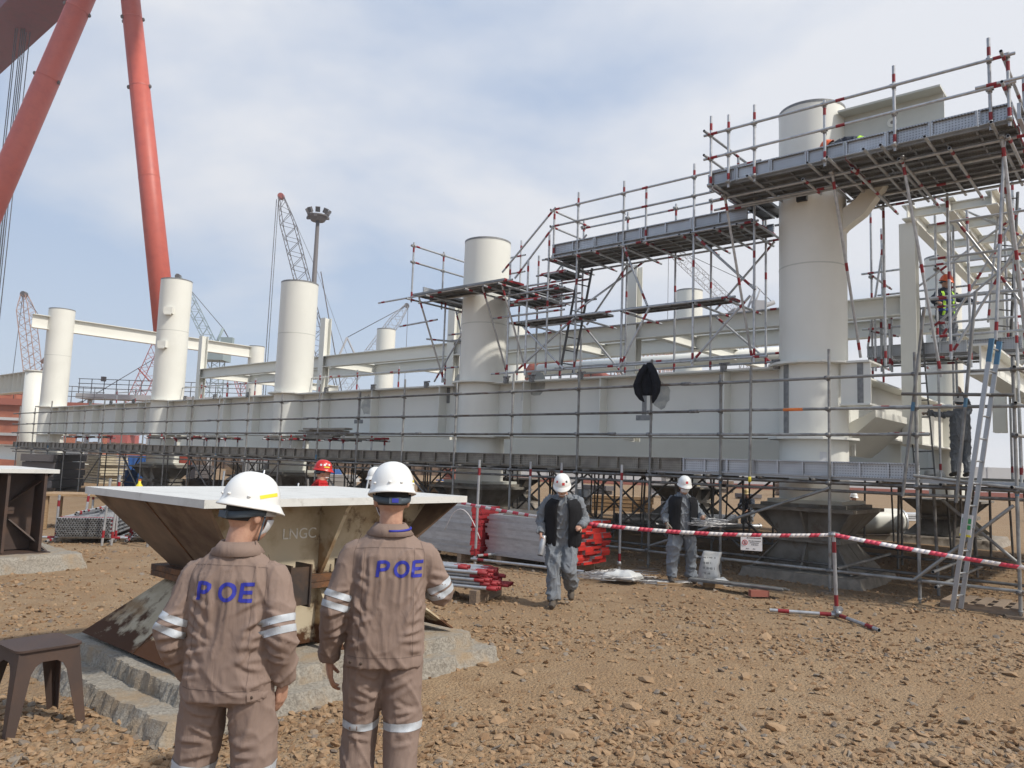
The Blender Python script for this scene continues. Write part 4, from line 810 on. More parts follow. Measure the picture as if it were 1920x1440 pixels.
m = MB(); ringp = [(-.085 + .033 * math.cos(a), -.0045, .005 + .033 * math.sin(a)) for a in np.linspace(0, 2 * PI, 17)]; m.tube(ringp, .004, 5, False); m.tube([(-.107, -.0045, .03), (-.062, -.0045, -.02)], .003, 5); m.build('prohibition_ring', ['ink_red'], sg); m = MB(); m.box(-.092, -.078, -.0045, -.0025, -.015, .02); m.build('pictogram', ['ink'], sg)
m = MB()
for z, a, b in ((.07, -.06, .12), (.03, -.035, .12), (.005, -.02, .1), (-.02, 0, .09), (-.075, -.07, -.03), (-.075, .02, .05)):
    x = a
    while x < b: l = rnd(.008, .02); m.box(x, min(x + l, b), -.0042, -.0022, z - .005, z + .005); x += l + .006
tag(m.build('print', ['ink'], sg), kind='stuff')

# sacks, wire and boards near the man with the wire
def sack(label, loc, rz, w, d, hgt, seed, flop=0.):
    n, k = 20, 14; P_ = []; g_ = np.random.default_rng(seed)
    for j in range(k + 1):
        v = j / k
        for i in range(n):
            a = 2 * PI * i / n; ca, sa = math.cos(a), math.sin(a); pw = .55
            x = w / 2 * math.copysign(abs(ca) ** pw, ca) * (1 - .25 * v); y = d / 2 * math.copysign(abs(sa) ** pw, sa) * (1 + .2 * math.sin(v * 3) - .5 * v); P_.append((x + flop * v * v, y, hgt * v))
    P_ = np.array(P_); P_ = P_ + np.stack([vnoise(P_ * 9 + seed, 1), vnoise(P_ * 9 + seed, 2), vnoise(P_ * 9 + seed, 3)], 1) * .035; P_[:, 2] = np.maximum(P_[:, 2], .0)
    m = MB(); fs = [(j * n + i, j * n + (i + 1) % n, (j + 1) * n + (i + 1) % n, (j + 1) * n + i) for j in range(k) for i in range(n)] + [tuple(range(n))[::-1], tuple(range(k * n, k * n + n))]
    m.add([tuple(p) for p in P_], fs, True); return tag(m.build('sack', ['white_bag'], None, loc=loc, rot=(0, 0, rz)), label, 'sack')
sk = sack('printed white sack standing by the man with the wire', (3.38, 13.02, -.01), -.25, .36, .26, .5, 1, .06)
bv = BVHTree.FromPolygons([v.co for v in sk.data.vertices], [p.vertices for p in sk.data.polygons]); m = MB()
for z, wds in ((.40, (.05, .09, .03)), (.32, (.10, .02)), (.24, (.04, .1, .03)), (.16, (.12,))):
    x = -.10
    for l in wds:
        for k in range(int(l / .012)):
            if rnd(0, 1) < .25: continue
            hit = bv.ray_cast(Vector((x + k * .012, -1, z)), Vector((0, 1, 0)))[0]
            if hit: y = hit.y - .004; m.add([(x + k * .012, y, z - .018), (x + k * .012 + .008, y, z - .018), (x + k * .012 + .008, y, z + .018), (x + k * .012, y, z + .018)], [(0, 1, 2, 3)])
        x += l + .02
tag(m.build('faded_print', ['bare_weld'], sk), kind='stuff')
def ridge_(p, sd): return 1 - 2 * np.abs(vnoise(p, sd))
def crumple(name, label, cat, loc, rz, sx, sy, hz_, seed, mt='white_bag', n=22):
    u = np.linspace(-1, 1, n); A, B = np.meshgrid(u, u); q_ = np.stack([A * 1.3, B * 1.3, A * 0 + seed], -1).reshape(-1, 3); e = np.maximum(abs(A), abs(B))
    z = hz_ * (.55 + .6 * vnoise(q_ * .8, seed).reshape(n, n) + .18 * ridge_(q_ * 1.6, seed + 1).reshape(n, n)) * (1 - e ** 3) ** .7 + .008; z = np.maximum(z, .006)
    x = A * sx + .12 * sx * vnoise(q_ * .8, seed + 3).reshape(n, n); y = B * sy + .15 * sy * vnoise(q_ * .8, seed + 4).reshape(n, n); I = np.arange(n * n).reshape(n, n)
    f = np.stack([I[:-1, :-1], I[:-1, 1:], I[1:, 1:], I[1:, :-1]], -1).reshape(-1, 4)
    o = link(name, np_mesh(name, np.stack([x, y, z], -1).reshape(-1, 3), f, [mt], True), None, loc, (0, 0, rz)); s_ = o.modifiers.new('thin', 'SOLIDIFY'); s_.thickness = .004; return tag(o, label, cat)
crumple('sack', 'empty white sack flattened at the foot of the printed sack', 'sack', (3.42, 12.62, 0), .3, .28, .18, .13, 6)
crumple('plastic_sheet', 'white plastic sheet thrown on the wire heap', 'sheet', (1.88, 12.62, .06), -.5, .29, .2, .13, 9)
def wires(label, c, n, ra, rb, zc, seed, par=None, turns=.8, name='wire_heap'):
    g_ = random.Random(seed); m = MB(); m.smooth = True
    for k in range(n):
        a0 = g_.uniform(0, 2 * PI); r1, r2 = g_.uniform(.4, 1) * ra, g_.uniform(.4, 1) * rb; cx, cy, cz = g_.gauss(0, ra * .35), g_.gauss(0, rb * .35), g_.uniform(0, zc); sp = g_.uniform(.4, turns)
        m.tube([(cx + r1 * math.cos(a0 + sp * 2 * PI * i / 9), cy + r2 * math.sin(a0 + sp * 2 * PI * i / 9), .012 + max(0, cz + .05 * zc * math.sin(i * 1.7 + k))) for i in range(10)], .004, 4, False)
    return tag(m.build(name, ['wire'], None, loc=c), label, 'wire')
wires('tangle of grey tie wire lying on the ground under a plastic sheet', (1.75, 12.75, 0), 46, .5, .28, .14, 2)
wires('thin trail of grey wire on the ground beside the man holding wire', (2.5, 12.62, 0), 16, .42, .16, .03, 4)
wires('loop of black cable on the ground by the plank stacks', (1.15, 13.0, 0), 10, .35, .2, .05, 8)
bl = ['brown brick propping the near end of the boards', 'short timber under the boards beside the printed sack']
for (s, t, l), x in zip(((.22, -2.98, .28), (-.62, -2.75, .3)), bl): m = MB(); m.box(-l / 2, l / 2, -.05, .05, 0, .09); tag(m.build('packing_block', ['wall_red' if 'brick' in x else 'timber'], None, loc=W(s, t, 0), rot=(0, 0, .1)), x, 'block')
for k in range(5):
    m = MB(); m.box(-.72, .72, -.05, .05, 0, .018); o = m.build('board', ['galv_mid' if k % 2 else 'ladder_dark'], None, loc=W(-.2 + rnd(-.06, .06), -2.93 + .075 * (k % 3) , .10 + .02 * (k // 3) + .001 * k), rot=(0, 0, -TH + .12 + rnd(-.04, .04))); tag(o, 'dark flat board lying with others on packing blocks near the sacks', 'board', 'boards on packing blocks')
m = MB(); m.box(-.28, .28, -.05, .05, 0, .035); tag(m.build('board', ['timber'], None, loc=W(-1.1, -3.1, 0), rot=(0, 0, -.1)), 'short pale timber board lying at the feet of the man with the wire', 'board')
for i, s in enumerate(ps[:6]):
    m = MB(); m.box(-.18, .18, -.1, .1, 0, .045); tag(m.build('sole_board', ['timber' if i % 2 else 'timber_grey'], None, loc=W(s, TF, -.025), rot=(0, 0, -TH + rnd(-.3, .3))), 'timber sole board under a front post of the long scaffold', 'board', 'sole boards under scaffold posts')
pl = thing('pallet', 'dark timber pallet under the scaffold beside the aluminium ladder', 'pallet', W(2.85, -1.25, 0), -TH)
for y in (-.35, 0, .35): m = MB(); m.box(-.5, .5, y - .05, y + .05, 0, .09); m.build('bearer', ['timber_grey'], pl)
for k in range(5): m = MB(); x = -.42 + k * .21; m.box(x - .06, x + .06, -.42, .42, .091, .112); m.build('slat', ['timber_grey'], pl)
# odd rocks
rg = np.random.default_rng(21)
for k in range(46):
    y = rg.uniform(2.4, 10.5); x = rg.uniform(-.55, .66) * y
    if -3.6 < x < 0 and 4.2 < y < 9.5: x += 3.4
    r = rg.uniform(.035, .075); import_ = None
    ico = np.array([(-1, 1.618, 0), (1, 1.618, 0), (-1, -1.618, 0), (1, -1.618, 0), (0, -1, 1.618), (0, 1, 1.618), (0, -1, -1.618), (0, 1, -1.618), (1.618, 0, -1), (1.618, 0, 1), (-1.618, 0, -1), (-1.618, 0, 1)]) / 1.9
    fi = [(0, 11, 5), (0, 5, 1), (0, 1, 7), (0, 7, 10), (0, 10, 11), (1, 5, 9), (5, 11, 4), (11, 10, 2), (10, 7, 6), (7, 1, 8), (3, 9, 4), (3, 4, 2), (3, 2, 6), (3, 6, 8), (3, 8, 9), (4, 9, 5), (2, 4, 11), (6, 2, 10), (8, 6, 7), (9, 8, 1)]
    v = ico * (1 + rg.uniform(-.35, .3, (12, 1))) * np.array([1.25, .9, .62]) * r; v[:, 2] = np.clip(v[:, 2], -r, r * .38)
    m = MB(); m.add([tuple(p) for p in v], fi, False); tag(m.build('rock', ['stone'], None, loc=(x, y, at_g(x, y) + r * .2), rot=(rg.uniform(-.3, .3), rg.uniform(-.3, .3), rg.uniform(0, 6))), 'larger broken brown rock lying on the gravel', 'rock', 'larger rocks on the gravel')
# ------------------------------------------------------------------ people
def cloth(n, c, c2, fold=.5, weave=.25):
    ma = mat(n, c, .88, 0, c2, 3.5, .4, .7, 0, 10, .0, spec=.2); t = ma.node_tree; b = t.nodes['Principled BSDF']; tc = N(t, 'ShaderNodeTexCoord')
    def noise(s, st, d, dist=0.):
        mp = N(t, 'ShaderNodeMapping'); mp.inputs['Scale'].default_value = st; t.links.new(tc.outputs['Object'], mp.inputs[0])
        k = N(t, 'ShaderNodeTexNoise'); k.inputs['Scale'].default_value = s; k.inputs['Detail'].default_value = d; k.inputs['Distortion'].default_value = dist; t.links.new(mp.outputs[0], k.inputs['Vector']); return k.outputs['Fac']
    b1 = N(t, 'ShaderNodeBump'); b1.inputs['Strength'].default_value = fold; b1.inputs['Distance'].default_value = .02; t.links.new(noise(9, (1.4, 1.4, .55), 3, .8), b1.inputs['Height'])
    b2 = N(t, 'ShaderNodeBump'); b2.inputs['Strength'].default_value = weave; b2.inputs['Distance'].default_value = .002; t.links.new(noise(420, (1, 1, 1), 2), b2.inputs['Height']); t.links.new(b1.outputs[0], b2.inputs['Normal']); t.links.new(b2.outputs[0], b.inputs['Normal'])
cloth('taupe', (.262, .192, .158), (.235, .17, .138), .4); mat('seam_dark', (.15, .105, .085), .9); cloth('grey_cloth', (.20, .215, .235), (.16, .175, .19)); cloth('red_cloth', (.50, .025, .025), (.40, .02, .02)); cloth('navy_cloth', (.06, .07, .09), (.045, .05, .065)); cloth('black_vest', (.012, .012, .014), (.02, .02, .022))
mat('skin', (.50, .29, .20), .55, 0, (.44, .24, .165), 30, .4, .6, .05, 120, 0); mat('hair', (.012, .01, .009), .6, 0, None, bump=.6, bs=150, var=0)
mat('helmet_white', (.80, .80, .77), .28, 0, None, var=0); mat('helmet_red', (.55, .025, .02), .3, 0, None, var=0); mat('helmet_orange', (.75, .13, .03), .35, 0, None, var=0); mat('helmet_yellow', (.62, .48, .22), .4, 0, None, var=0)
mat('band_blue', (.055, .075, .095), .6, 0, None, var=0); mat('reflective', (.50, .53, .56), .45, .0, (.42, .45, .48), 20, .4, .6, .1, 200, 0); mat('mask_white', (.72, .74, .76), .8, 0, None, var=0, bump=.2, bs=60); mat('letter_blue', (.022, .03, .33), .6, 0, None, var=0); mat('hivis', (.50, .85, .05), .6, 0, None, var=0); mat('glove', (.36, .33, .27), .85, 0, (.25, .23, .19), 20, .4, .6, .3, 60, 0); mat('boot', (.05, .042, .035), .7, 0, (.11, .085, .06), 8, .45, .65, .2, 60, 0); mat('harness_blue', (.03, .06, .28), .7); mat('lens', (.45, .47, .48), .1, 0, None, var=0); mat('sticker_red', (.6, .05, .05), .5)
def smooth_path(pts, n=5):
    pts = [Vector(p) for p in pts]; o = []
    for i in range(len(pts) - 1):
        p0, p1, p2, p3 = pts[max(i - 1, 0)], pts[i], pts[i + 1], pts[min(i + 2, len(pts) - 1)]
        for k in range(n):
            u = k / n; o.append(.5 * ((2 * p1) + (p2 - p0) * u + (2 * p0 - 5 * p1 + 4 * p2 - p3) * u * u + (3 * p1 - p0 - 3 * p2 + p3) * u ** 3))
    return o + [pts[-1]]
def limb(m, pts, rad, n=5, sides=14):
    p = smooth_path(pts, n); x = np.linspace(0, len(pts) - 1, len(p)); m.tube(p, list(np.interp(x, range(len(rad)), rad)), sides)
def ell(m, c, rx, ry, rz, M=None, n=14):
    vs = []; c = Vector(c)
    for j in range(n + 1):
        a = PI * j / n
        for i in range(n): v = Vector((rx * math.sin(a) * math.cos(2 * PI * i / n), ry * math.sin(a) * math.sin(2 * PI * i / n), rz * math.cos(a))); vs.append(c + (M @ v if M else v))
    m.add(vs, [(j * n + i, (j + 1) * n + i, (j + 1) * n + (i + 1) % n, j * n + (i + 1) % n) for j in range(n) for i in range(n)], True)
def rings(m, rs, n=28):
    """rs: (centre, x axis, half width, y axis, half depth, squareness)"""
    vs = []
    for c, xa, rx, ya, ry, e in rs:
        for i in range(n):
            a = 2 * PI * i / n; ca, sa = math.cos(a), math.sin(a); vs.append(Vector(c) + Vector(xa) * rx * math.copysign(abs(ca) ** e, ca) + Vector(ya) * ry * math.copysign(abs(sa) ** e, sa))
    k = len(rs); m.add(vs, [(j * n + i, j * n + (i + 1) % n, (j + 1) * n + (i + 1) % n, (j + 1) * n + i) for j in range(k - 1) for i in range(n)] + [tuple(range(n))[::-1], tuple((k - 1) * n + i for i in range(n))], True)
def remesh(m, vox, it=4):
    me = m.mesh('tmp', ['skin']); o = bpy.data.objects.new('tmp', me); col.objects.link(o)
    r = o.modifiers.new('r', 'REMESH'); r.mode = 'VOXEL'; r.voxel_size = vox; s = o.modifiers.new('s', 'SMOOTH'); s.iterations = it; s.factor = .5
    e = bpy.data.meshes.new_from_object(o.evaluated_get(bpy.context.evaluated_depsgraph_get())); bpy.data.objects.remove(o); bpy.data.meshes.remove(me)
    k = len(e.vertices); v = np.empty(k * 3); e.vertices.foreach_get('co', v); nr = np.empty(k * 3); e.vertices.foreach_get('normal', nr); return e, v.reshape(-1, 3), nr.reshape(-1, 3)
def finish(e, v, mt):
    e.vertices.foreach_set('co', v.ravel()); e.polygons.foreach_set('use_smooth', np.ones(len(e.polygons), bool)); e.materials.clear(); e.materials.append(MATS[mt]); e.update(); return e
def ridge(p, sd): return (1 - np.abs(vnoise(p, sd))) ** 8 * 1.8
def folds(v, seed, amp, up_=1.):
    w = np.stack([vnoise(v * 3, seed + 7), vnoise(v * 3, seed + 8), vnoise(v * 3, seed + 9)], 1) * .12; p = v + w; c, s = .85, .53
    a = np.stack([(p[:, 0] * c - p[:, 2] * s) * 9, p[:, 1] * 6, (p[:, 0] * s + p[:, 2] * c) * 2.6], 1); b = np.stack([(p[:, 0] * c + p[:, 2] * s) * 10, p[:, 1] * 6, (-p[:, 0] * s + p[:, 2] * c) * 3], 1); d = np.stack([p[:, 0] * 13, p[:, 1] * 13, p[:, 2] * 2.2], 1)
    m1 = np.clip(vnoise(v * 2.6, seed + 3) * 1.4 + .5, 0, 1)
    e_ = np.stack([p[:, 0] * 24, p[:, 1] * 24, p[:, 2] * 9], 1)
    return amp * (.42 * (ridge(e_, seed + 6) - .35) + (ridge(a, seed) - .35) * m1 + (ridge(b, seed + 1) - .35) * (1 - m1) + .55 * (ridge(d, seed + 2) - .35) + .22 * vnoise(v * 7, seed + 4))
def creases(v, segs):
    """Crisp pulled folds on the back of a garment: (x0, z0, x1, z1, width, height)."""
    d = np.zeros(len(v)); wob = vnoise(v * 9, 77) * .008; bk = np.clip((.05 - v[:, 1]) / .06, 0, 1)
    for x0, z0, x1, z1, w, a in segs:
        L = math.hypot(x1 - x0, z1 - z0); ux, uz = (x1 - x0) / L, (z1 - z0) / L; px_, pz_ = v[:, 0] - x0, v[:, 2] - z0
        u = (px_ * ux + pz_ * uz) / L; s = -px_ * uz + pz_ * ux + wob; tp = np.clip(u * 4, 0, 1) * np.clip((1 - u) * 2.2, 0, 1)
        d += a * tp * (np.exp(-(s / w) ** 2) - .7 * np.exp(-((s - 1.7 * w) / w) ** 2))
    return d * bk
BVH = lambda me: BVHTree.FromPolygons([x.co.copy() for x in me.vertices], [tuple(p.vertices) for p in me.polygons])
def wrap_band(bvh, a, b, w, mt, par, name='reflective_band', off=.003, n=36, reach=.16, cap=.108):
    a, b = Vector(a), Vector(b); d = (b - a).normalized(); x = d.orthogonal().normalized(); y = d.cross(x); m = MB(); vs = []; R_ = 3
    for k in range(R_ + 1):
        c = a + d * (w * (k / R_ - .5)); prev = .06
        for i in range(n):
            q = 2 * PI * i / n; u = x * math.cos(q) + y * math.sin(q); h = bvh.ray_cast(c, u, reach); rr = min((h[0] - c).length, cap) if h[0] else prev; prev = rr; vs.append(c + u * (rr + off))
    m.add(vs, [(k * n + i, k * n + (i + 1) % n, (k + 1) * n + (i + 1) % n, (k + 1) * n + i) for k in range(R_) for i in range(n)], True); return m.build(name, [mt], par)
def drape_strip(bvh, pts, w, mt, par, name, dy=1, off=.003, st=.008, ynear=1.):
    """Ribbon laid on the cloth along a path in the x-z plane, cast along +y (dy=1) or -y."""
    pts = [Vector((p[0], 0, p[1])) for p in pts]; P_ = [pts[0]]
    for a, b in zip(pts[:-1], pts[1:]):
        k = max(1, int((b - a).length / st)); P_ += [a.lerp(b, (i + 1) / k) for i in range(k)]
    m = MB(); C_ = 4; vs = []; last = 0
    for i, p in enumerate(P_):
        d = (P_[min(i + 1, len(P_) - 1)] - P_[max(i - 1, 0)]).normalized(); n_ = Vector((-d.z, 0, d.x))
        for j in range(C_ + 1):
            q = p + n_ * (w * (j / C_ - .5)); h = bvh.ray_cast(Vector((q.x, -dy * ynear, q.z)), Vector((0, dy, 0)), 2.)
            if h[0]: last = h[0].y
            vs.append((q.x, last - dy * off, q.z))
    W_ = C_ + 1; m.add(vs, [(i * W_ + j, i * W_ + j + 1, (i + 1) * W_ + j + 1, (i + 1) * W_ + j) for i in range(len(P_) - 1) for j in range(C_)], True); return m.build(name, [mt], par)
def letter(ch, x, z, s, it=.08):
    if ch == 'P': L = [[(0, 0), (0, 1)], [(0, .94), (.4, .94), (.6, .85), (.62, .7), (.56, .55), (.4, .46), (0, .46)]]
    elif ch == 'O': L = [[(.45 + .4 * math.cos(a), .5 + .44 * math.sin(a)) for a in np.linspace(0, 2 * PI, 22)]]
    else: L = [[(0, 0), (0, 1)], [(0, .94), (.62, .94)], [(0, .5), (.56, .5)], [(0, .06), (.62, .06)]]
    return [[(x + (a + it * b) * s, z + b * s) for a, b in l] for l in L]
def hand(m, w, d, p, curl, side, s=1., r=.0085):
    """Palm and five fingers; w wrist, d finger direction, p palm normal, side = thumb direction."""
    w, d, p = Vector(w), Vector(d).normalized(), Vector(p); p = (p - d * p.dot(d)).normalized(); t = d.cross(p) * side
    kn = []
    for i, (o, l) in enumerate(((.030, .082), (.010, .088), (-.010, .084), (-.029, .074))):
        k = w + d * l * s + t * o * s; kn.append(k); limb(m, [w + t * o * .55 * s, w + d * l * .5 * s + t * o * .9 * s, k], [.016 * s, .0145 * s, .0115 * s], 3, 8)
    for (k, L, c) in zip(kn, (.062, .072, .066, .05), (curl, curl * 1.06, curl * 1.12, curl * 1.2)):
        q = k; pts = [k - d * .012]; a = 0
        for f, g in ((.45, .5), (.32, 1.), (.25, .8)): a += c * g; q = q + (d * math.cos(a) + p * math.sin(a)) * L * f * s * 1.25; pts.append(q)
        limb(m, pts, [r * 1.15 * s, r * 1.08 * s, r * .98 * s, r * .82 * s], 3, 8)
    limb(m, [w + d * .015 * s + t * .012 * s, w + d * .035 * s + t * .034 * s + p * .012, w + d * .066 * s + t * .046 * s + p * .024 * (1 + curl), w + d * .09 * s + t * .042 * s + p * .036 * (1 + curl)], [.015 * s, .0135 * s, .0105 * s, .0085 * s], 3, 8)
SIDE = 1
def helmet(par, M, mt, band='band_blue', sticker=None, marks=(), knob=None):
    m = MB(); n = 40; vs = []; prof = []
    def pt(q, k):   # q azimuth (0 = front +y), k profile step
        fr = max(0, math.cos(q)); a, b = .110, .132 if math.cos(q) > 0 else .132; br = .010 + .026 * fr ** 2.2 + .008 * max(0, -math.cos(q)) ** 2
        if k == 0: return (math.sin(q) * (a + br), math.cos(q) * (b + br), -.010 - .012 * fr ** 2)
        if k == 1: return (math.sin(q) * (a + br), math.cos(q) * (b + br), -.004 - .012 * fr ** 2)
        if k == 2: return (math.sin(q) * (a + .004), math.cos(q) * (b + .004), .006)
        f = (k - 3) / 9; e = PI / 2 * f; g = math.cos(e) ** .82; return (math.sin(q) * a * g, math.cos(q) * b * g, .012 + .142 * math.sin(e) ** .95)
    K = 13
    for k in range(K):
        for i in range(n): vs.append(pt(2 * PI * i / n, k))
    fs = [(k * n + i, k * n + (i + 1) % n, (k + 1) * n + (i + 1) % n, (k + 1) * n + i) for k in range(K - 1) for i in range(n)]
    ins = [(x * .97, y * .97, -.011) for x, y, z in vs[:n]] + [(math.sin(2 * PI * i / n) * .105, math.cos(2 * PI * i / n) * .13, .03) for i in range(n)]; o0 = len(vs)
    fs += [(i, o0 + i, o0 + (i + 1) % n, (i + 1) % n) for i in range(n)] + [(o0 + i, o0 + n + i, o0 + n + (i + 1) % n, o0 + (i + 1) % n) for i in range(n)]
    m.add(vs + ins, [f[::-1] for f in fs], True); h = m.build('helmet', [mt], par); h.matrix_local = M
    bh = BVH(h.data)
    m = MB(); nb = 30; v2 = []
    for q in np.linspace(R(70), R(290), nb):
        bk = max(0, -math.cos(q)); z0 = -.012 - .030 * bk; r = 1.0
        for z, rr in ((z0 + .004, 1), (z0 - .022, .985), (z0 - .024, .955)): v2.append((math.sin(q) * .091 * rr, math.cos(q) * .112 * rr - .002, z))
    m.add(v2, [(i * 3 + j, i * 3 + j + 1, (i + 1) * 3 + j + 1, (i + 1) * 3 + j) for i in range(nb - 1) for j in range(2)], True); b_ = m.build('headband', [band], h)
    so_ = b_.modifiers.new('t', 'SOLIDIFY'); so_.thickness = .004
    m = MB(); m.box(-.03, .03, -.122, -.108, -.065, -.035); m.build('adjuster', [band], h)
    if knob: m = MB(); m.box(-.016, .016, -.1245, -.1225, -.06, -.04); m.build('adjuster_tab', [knob], h)
    def patch(q, e, w, hh, mt_, name, roll=0):
        d = Vector((math.sin(q) * math.cos(e), math.cos(q) * math.cos(e), math.sin(e))); u = Vector((math.cos(q), -math.sin(q), 0)); v = u.cross(d) * -1; c, s = math.cos(roll), math.sin(roll); u, v = u * c + v * s, v * c - u * s; m = MB(); vs = []
        for j in range(5):
            for i in range(7):
                o = d * .35 + Vector((0, 0, .03)) + u * w * (i / 6 - .5) + v * hh * (j / 4 - .5); hi = bh.ray_cast(o, -d); vs.append((hi[0] + d * .0012) if hi[0] else o - d * .22)
        m.add(vs, [(j * 7 + i, j * 7 + i + 1, (j + 1) * 7 + i + 1, (j + 1) * 7 + i) for j in range(4) for i in range(6)], True); m.build(name, [mt_], h)
    if sticker: patch(*sticker[:4], 'yellow', 'yellow_stripe', sticker[4])
    for q, e, w, mt_ in marks: patch(q, e, w, w, mt_, 'sticker')
    for q in (R(120), R(-120), R(165), R(-165)):
        x, y, z = pt(q, 4); m = MB(); ell(m, (x, y, z), .009, .009, .006, None, 8); m.build('rivet', [mt], h)
    return h
def person(label, loc, rz, c_top, c_leg, J=None, sc_=1., vox=.012, helm='helmet_white', hy=0., hp=0., hands=('o', 'o'), mask=False, bands=True, legbands=True, seed=1, vest=False, collar=True, hem=.80, glove=None, curl=(.5, .5), amp=.017, hkw={}, palm=None, group=None, goggles=False, belly=1., tw=0., fat=1.):
    P_ = thing('person', label, 'person', loc, rz, group); P_.scale = (sc_,) * 3
    j = dict(pel=(0, 0, .94), ch=(0, 0, 1.24), nk=(0, .0, 1.46), hd=(0, .025, 1.61), sl=(-.17, 0, 1.338), sr=(.17, 0, 1.338), el=(-.26, -.03, 1.12), er=(.26, -.03, 1.12), wl=(-.25, .08, .88), wr=(.25, .08, .88), hl=(-.095, 0, .92), hr=(.095, 0, .92), kl=(-.115, .03, .50), kr=(.115, .03, .50), al=(-.12, -.02, .09), ar=(.12, -.02, .09)); j.update(J or {}); j = {k: Vector(v) for k, v in j.items()}
    tl = j.get('tl') or j['al'] + Vector((-.02, .16, -.055)); tr = j.get('tr') or j['ar'] + Vector((.02, .16, -.055))
    pel, chst, nk, hd = j['pel'], j['ch'], j['nk'], j['hd']; X = (j['sr'] - j['sl']).normalized(); up1 = (nk - pel).normalized(); Yv = up1.cross(X).normalized(); Xh = (j['hr'] - j['hl']).normalized(); Yh = Vector((0, 0, 1)).cross(Xh).normalized()
    HM = Matrix.Rotation(hy, 3, 'Z') @ Matrix.Rotation(hp, 3, 'X')
    # --- body: one continuous skin mesh
    m = MB(); ell(m, hd + HM @ Vector((0, -.005, .012)), .076, .097, .108, HM); ell(m, hd + HM @ Vector((0, .03, -.055)), .056, .062, .068, HM); limb(m, [nk - up1 * .06, nk + up1 * .02, hd + HM @ Vector((0, -.02, -.05))], [.068, .058, .056], 3)
    limb(m, [hd + HM @ Vector((0, .088, .022)), hd + HM @ Vector((0, .105, -.005)), hd + HM @ Vector((0, .098, -.025))], [.009, .014, .011], 3, 8); limb(m, [hd + HM @ Vector((-.022, .084, -.058)), hd + HM @ Vector((0, .094, -.058)), hd + HM @ Vector((.022, .084, -.058))], [.006, .009, .006], 3, 8)
    for sg in (-1, 1): ell(m, hd + HM @ Vector((sg * .08, -.005, -.01)), .012, .02, .033, HM, 8)
    limb(m, [pel - up1 * .05, chst, nk - up1 * .03], [.10, .10, .07], 5)
    for s_, e, w in (('sl', 'el', 'wl'), ('sr', 'er', 'wr')): limb(m, [chst + (j[s_] - chst) * .6, j[s_], j[e], j[w]], [.06, .045, .036, .026], 5)
    for h, k, a in (('hl', 'kl', 'al'), ('hr', 'kr', 'ar')): limb(m, [pel, j[h], j[k], j[a] + Vector((0, 0, .02))], [.08, .075, .05, .04], 5)
    pn = palm or ((1, 0, 0), (-1, 0, 0)); gm = MB()
    for i, (e, w, sd_) in enumerate((('el', 'wl', 1), ('er', 'wr', -1))):
        d = (j[w] - j[e]).normalized(); dd = Vector(hands[i]) if not isinstance(hands[i], str) else d; sdv = -1 if i == 0 else 1
        hand(m, j[w], dd, pn[i], curl[i], sdv if (dd.cross(Vector(pn[i]))).y * sdv > 0 else -sdv, 1., .0085 if vox < .009 else .0095)
        if glove: hand(gm, j[w] - dd.normalized() * .03, dd, pn[i], curl[i], sdv if (dd.cross(Vector(pn[i]))).y * sdv > 0 else -sdv, 1.14, .011)
    e, v, n_ = remesh(m, vox if vox > .009 else .0062, 2); link('body', finish(e, v, 'skin'), P_)
    if glove: e, v, n_ = remesh(gm, .007, 2); link('gloves', finish(e, v, glove), P_)
    for sg in (-1, 1):
        m = MB(); ell(m, hd + HM @ Vector((sg * .032, .085, .012)), .011, .009, .008, HM, 8); m.build('eye', ['ink'], P_)
    m = MB(); na, ne = 26, 8; vs = []
    for q in np.linspace(R(82), R(278), na):
        for k in range(ne): el_ = R(-20 + 10 * (abs(q - PI) > 1.2) + 58 * k / (ne - 1)); vs.append(hd + HM @ Vector((math.sin(q) * math.cos(el_) * .083, math.cos(q) * math.cos(el_) * .104 - .005, .012 + math.sin(el_) * .116)))
    m.add(vs, [(i * ne + k, i * ne + k + 1, (i + 1) * ne + k + 1, (i + 1) * ne + k) for i in range(na - 1) for k in range(ne - 1)], True); m.build('hair', ['hair'], P_)
    def face_shell(a0, e0, e1, r, mt_, name):
        m = MB(); vs = []
        for q in np.linspace(-a0, a0, 17):
            for k in range(7): el_ = R(e0 + (e1 - e0) * k / 6); bul = 1 + .12 * math.cos(q) ** 2; vs.append(hd + HM @ Vector((math.sin(q) * math.cos(el_) * .079 * r, math.cos(q) * math.cos(el_) * .098 * r * bul, .0 + math.sin(el_) * .108 * r)))
        m.add(vs, [(i * 7 + k, (i + 1) * 7 + k, (i + 1) * 7 + k + 1, i * 7 + k + 1) for i in range(16) for k in range(6)], True); o = m.build(name, [mt_], P_); s_ = o.modifiers.new('t', 'SOLIDIFY'); s_.thickness = .003
    if mask: face_shell(R(62), -55 if mask == 1 else -78, -10 if mask == 1 else -38, 1.05, 'mask_white', 'face_mask')
    if goggles: face_shell(R(80), -2, 22, 1.12, 'lens', 'safety_glasses'); m = MB(); pts = [hd + HM @ Vector((.084, .03 - .004 * k, -.0 - .022 * k)) for k in range(6)]; m.tube(pts, .004, 6); m.build('chin_strap', ['band_blue'], P_)
    # --- trousers
    m = MB(); f_ = fat
    rings(m, [(pel + Vector((0, 0, z)), Xh, rx * f_, Yh, ry * f_, .8) for z, rx, ry in ((-.13, .13, .10), (-.06, .178, .135), (.02, .182, .135), (.1, .165, .125))])
    for h, k, a in (('hl', 'kl', 'al'), ('hr', 'kr', 'ar')):
        sh_ = (j[a] - j[k]).normalized(); limb(m, [j[h] + Vector((0, 0, .03)), j[h].lerp(j[k], .5), j[k], j[k].lerp(j[a], .5), j[a] + Vector((0, 0, .02))], [.112 * f_, .107 * f_, .094 * f_, .087 * f_, .083 * f_], 5, 18)
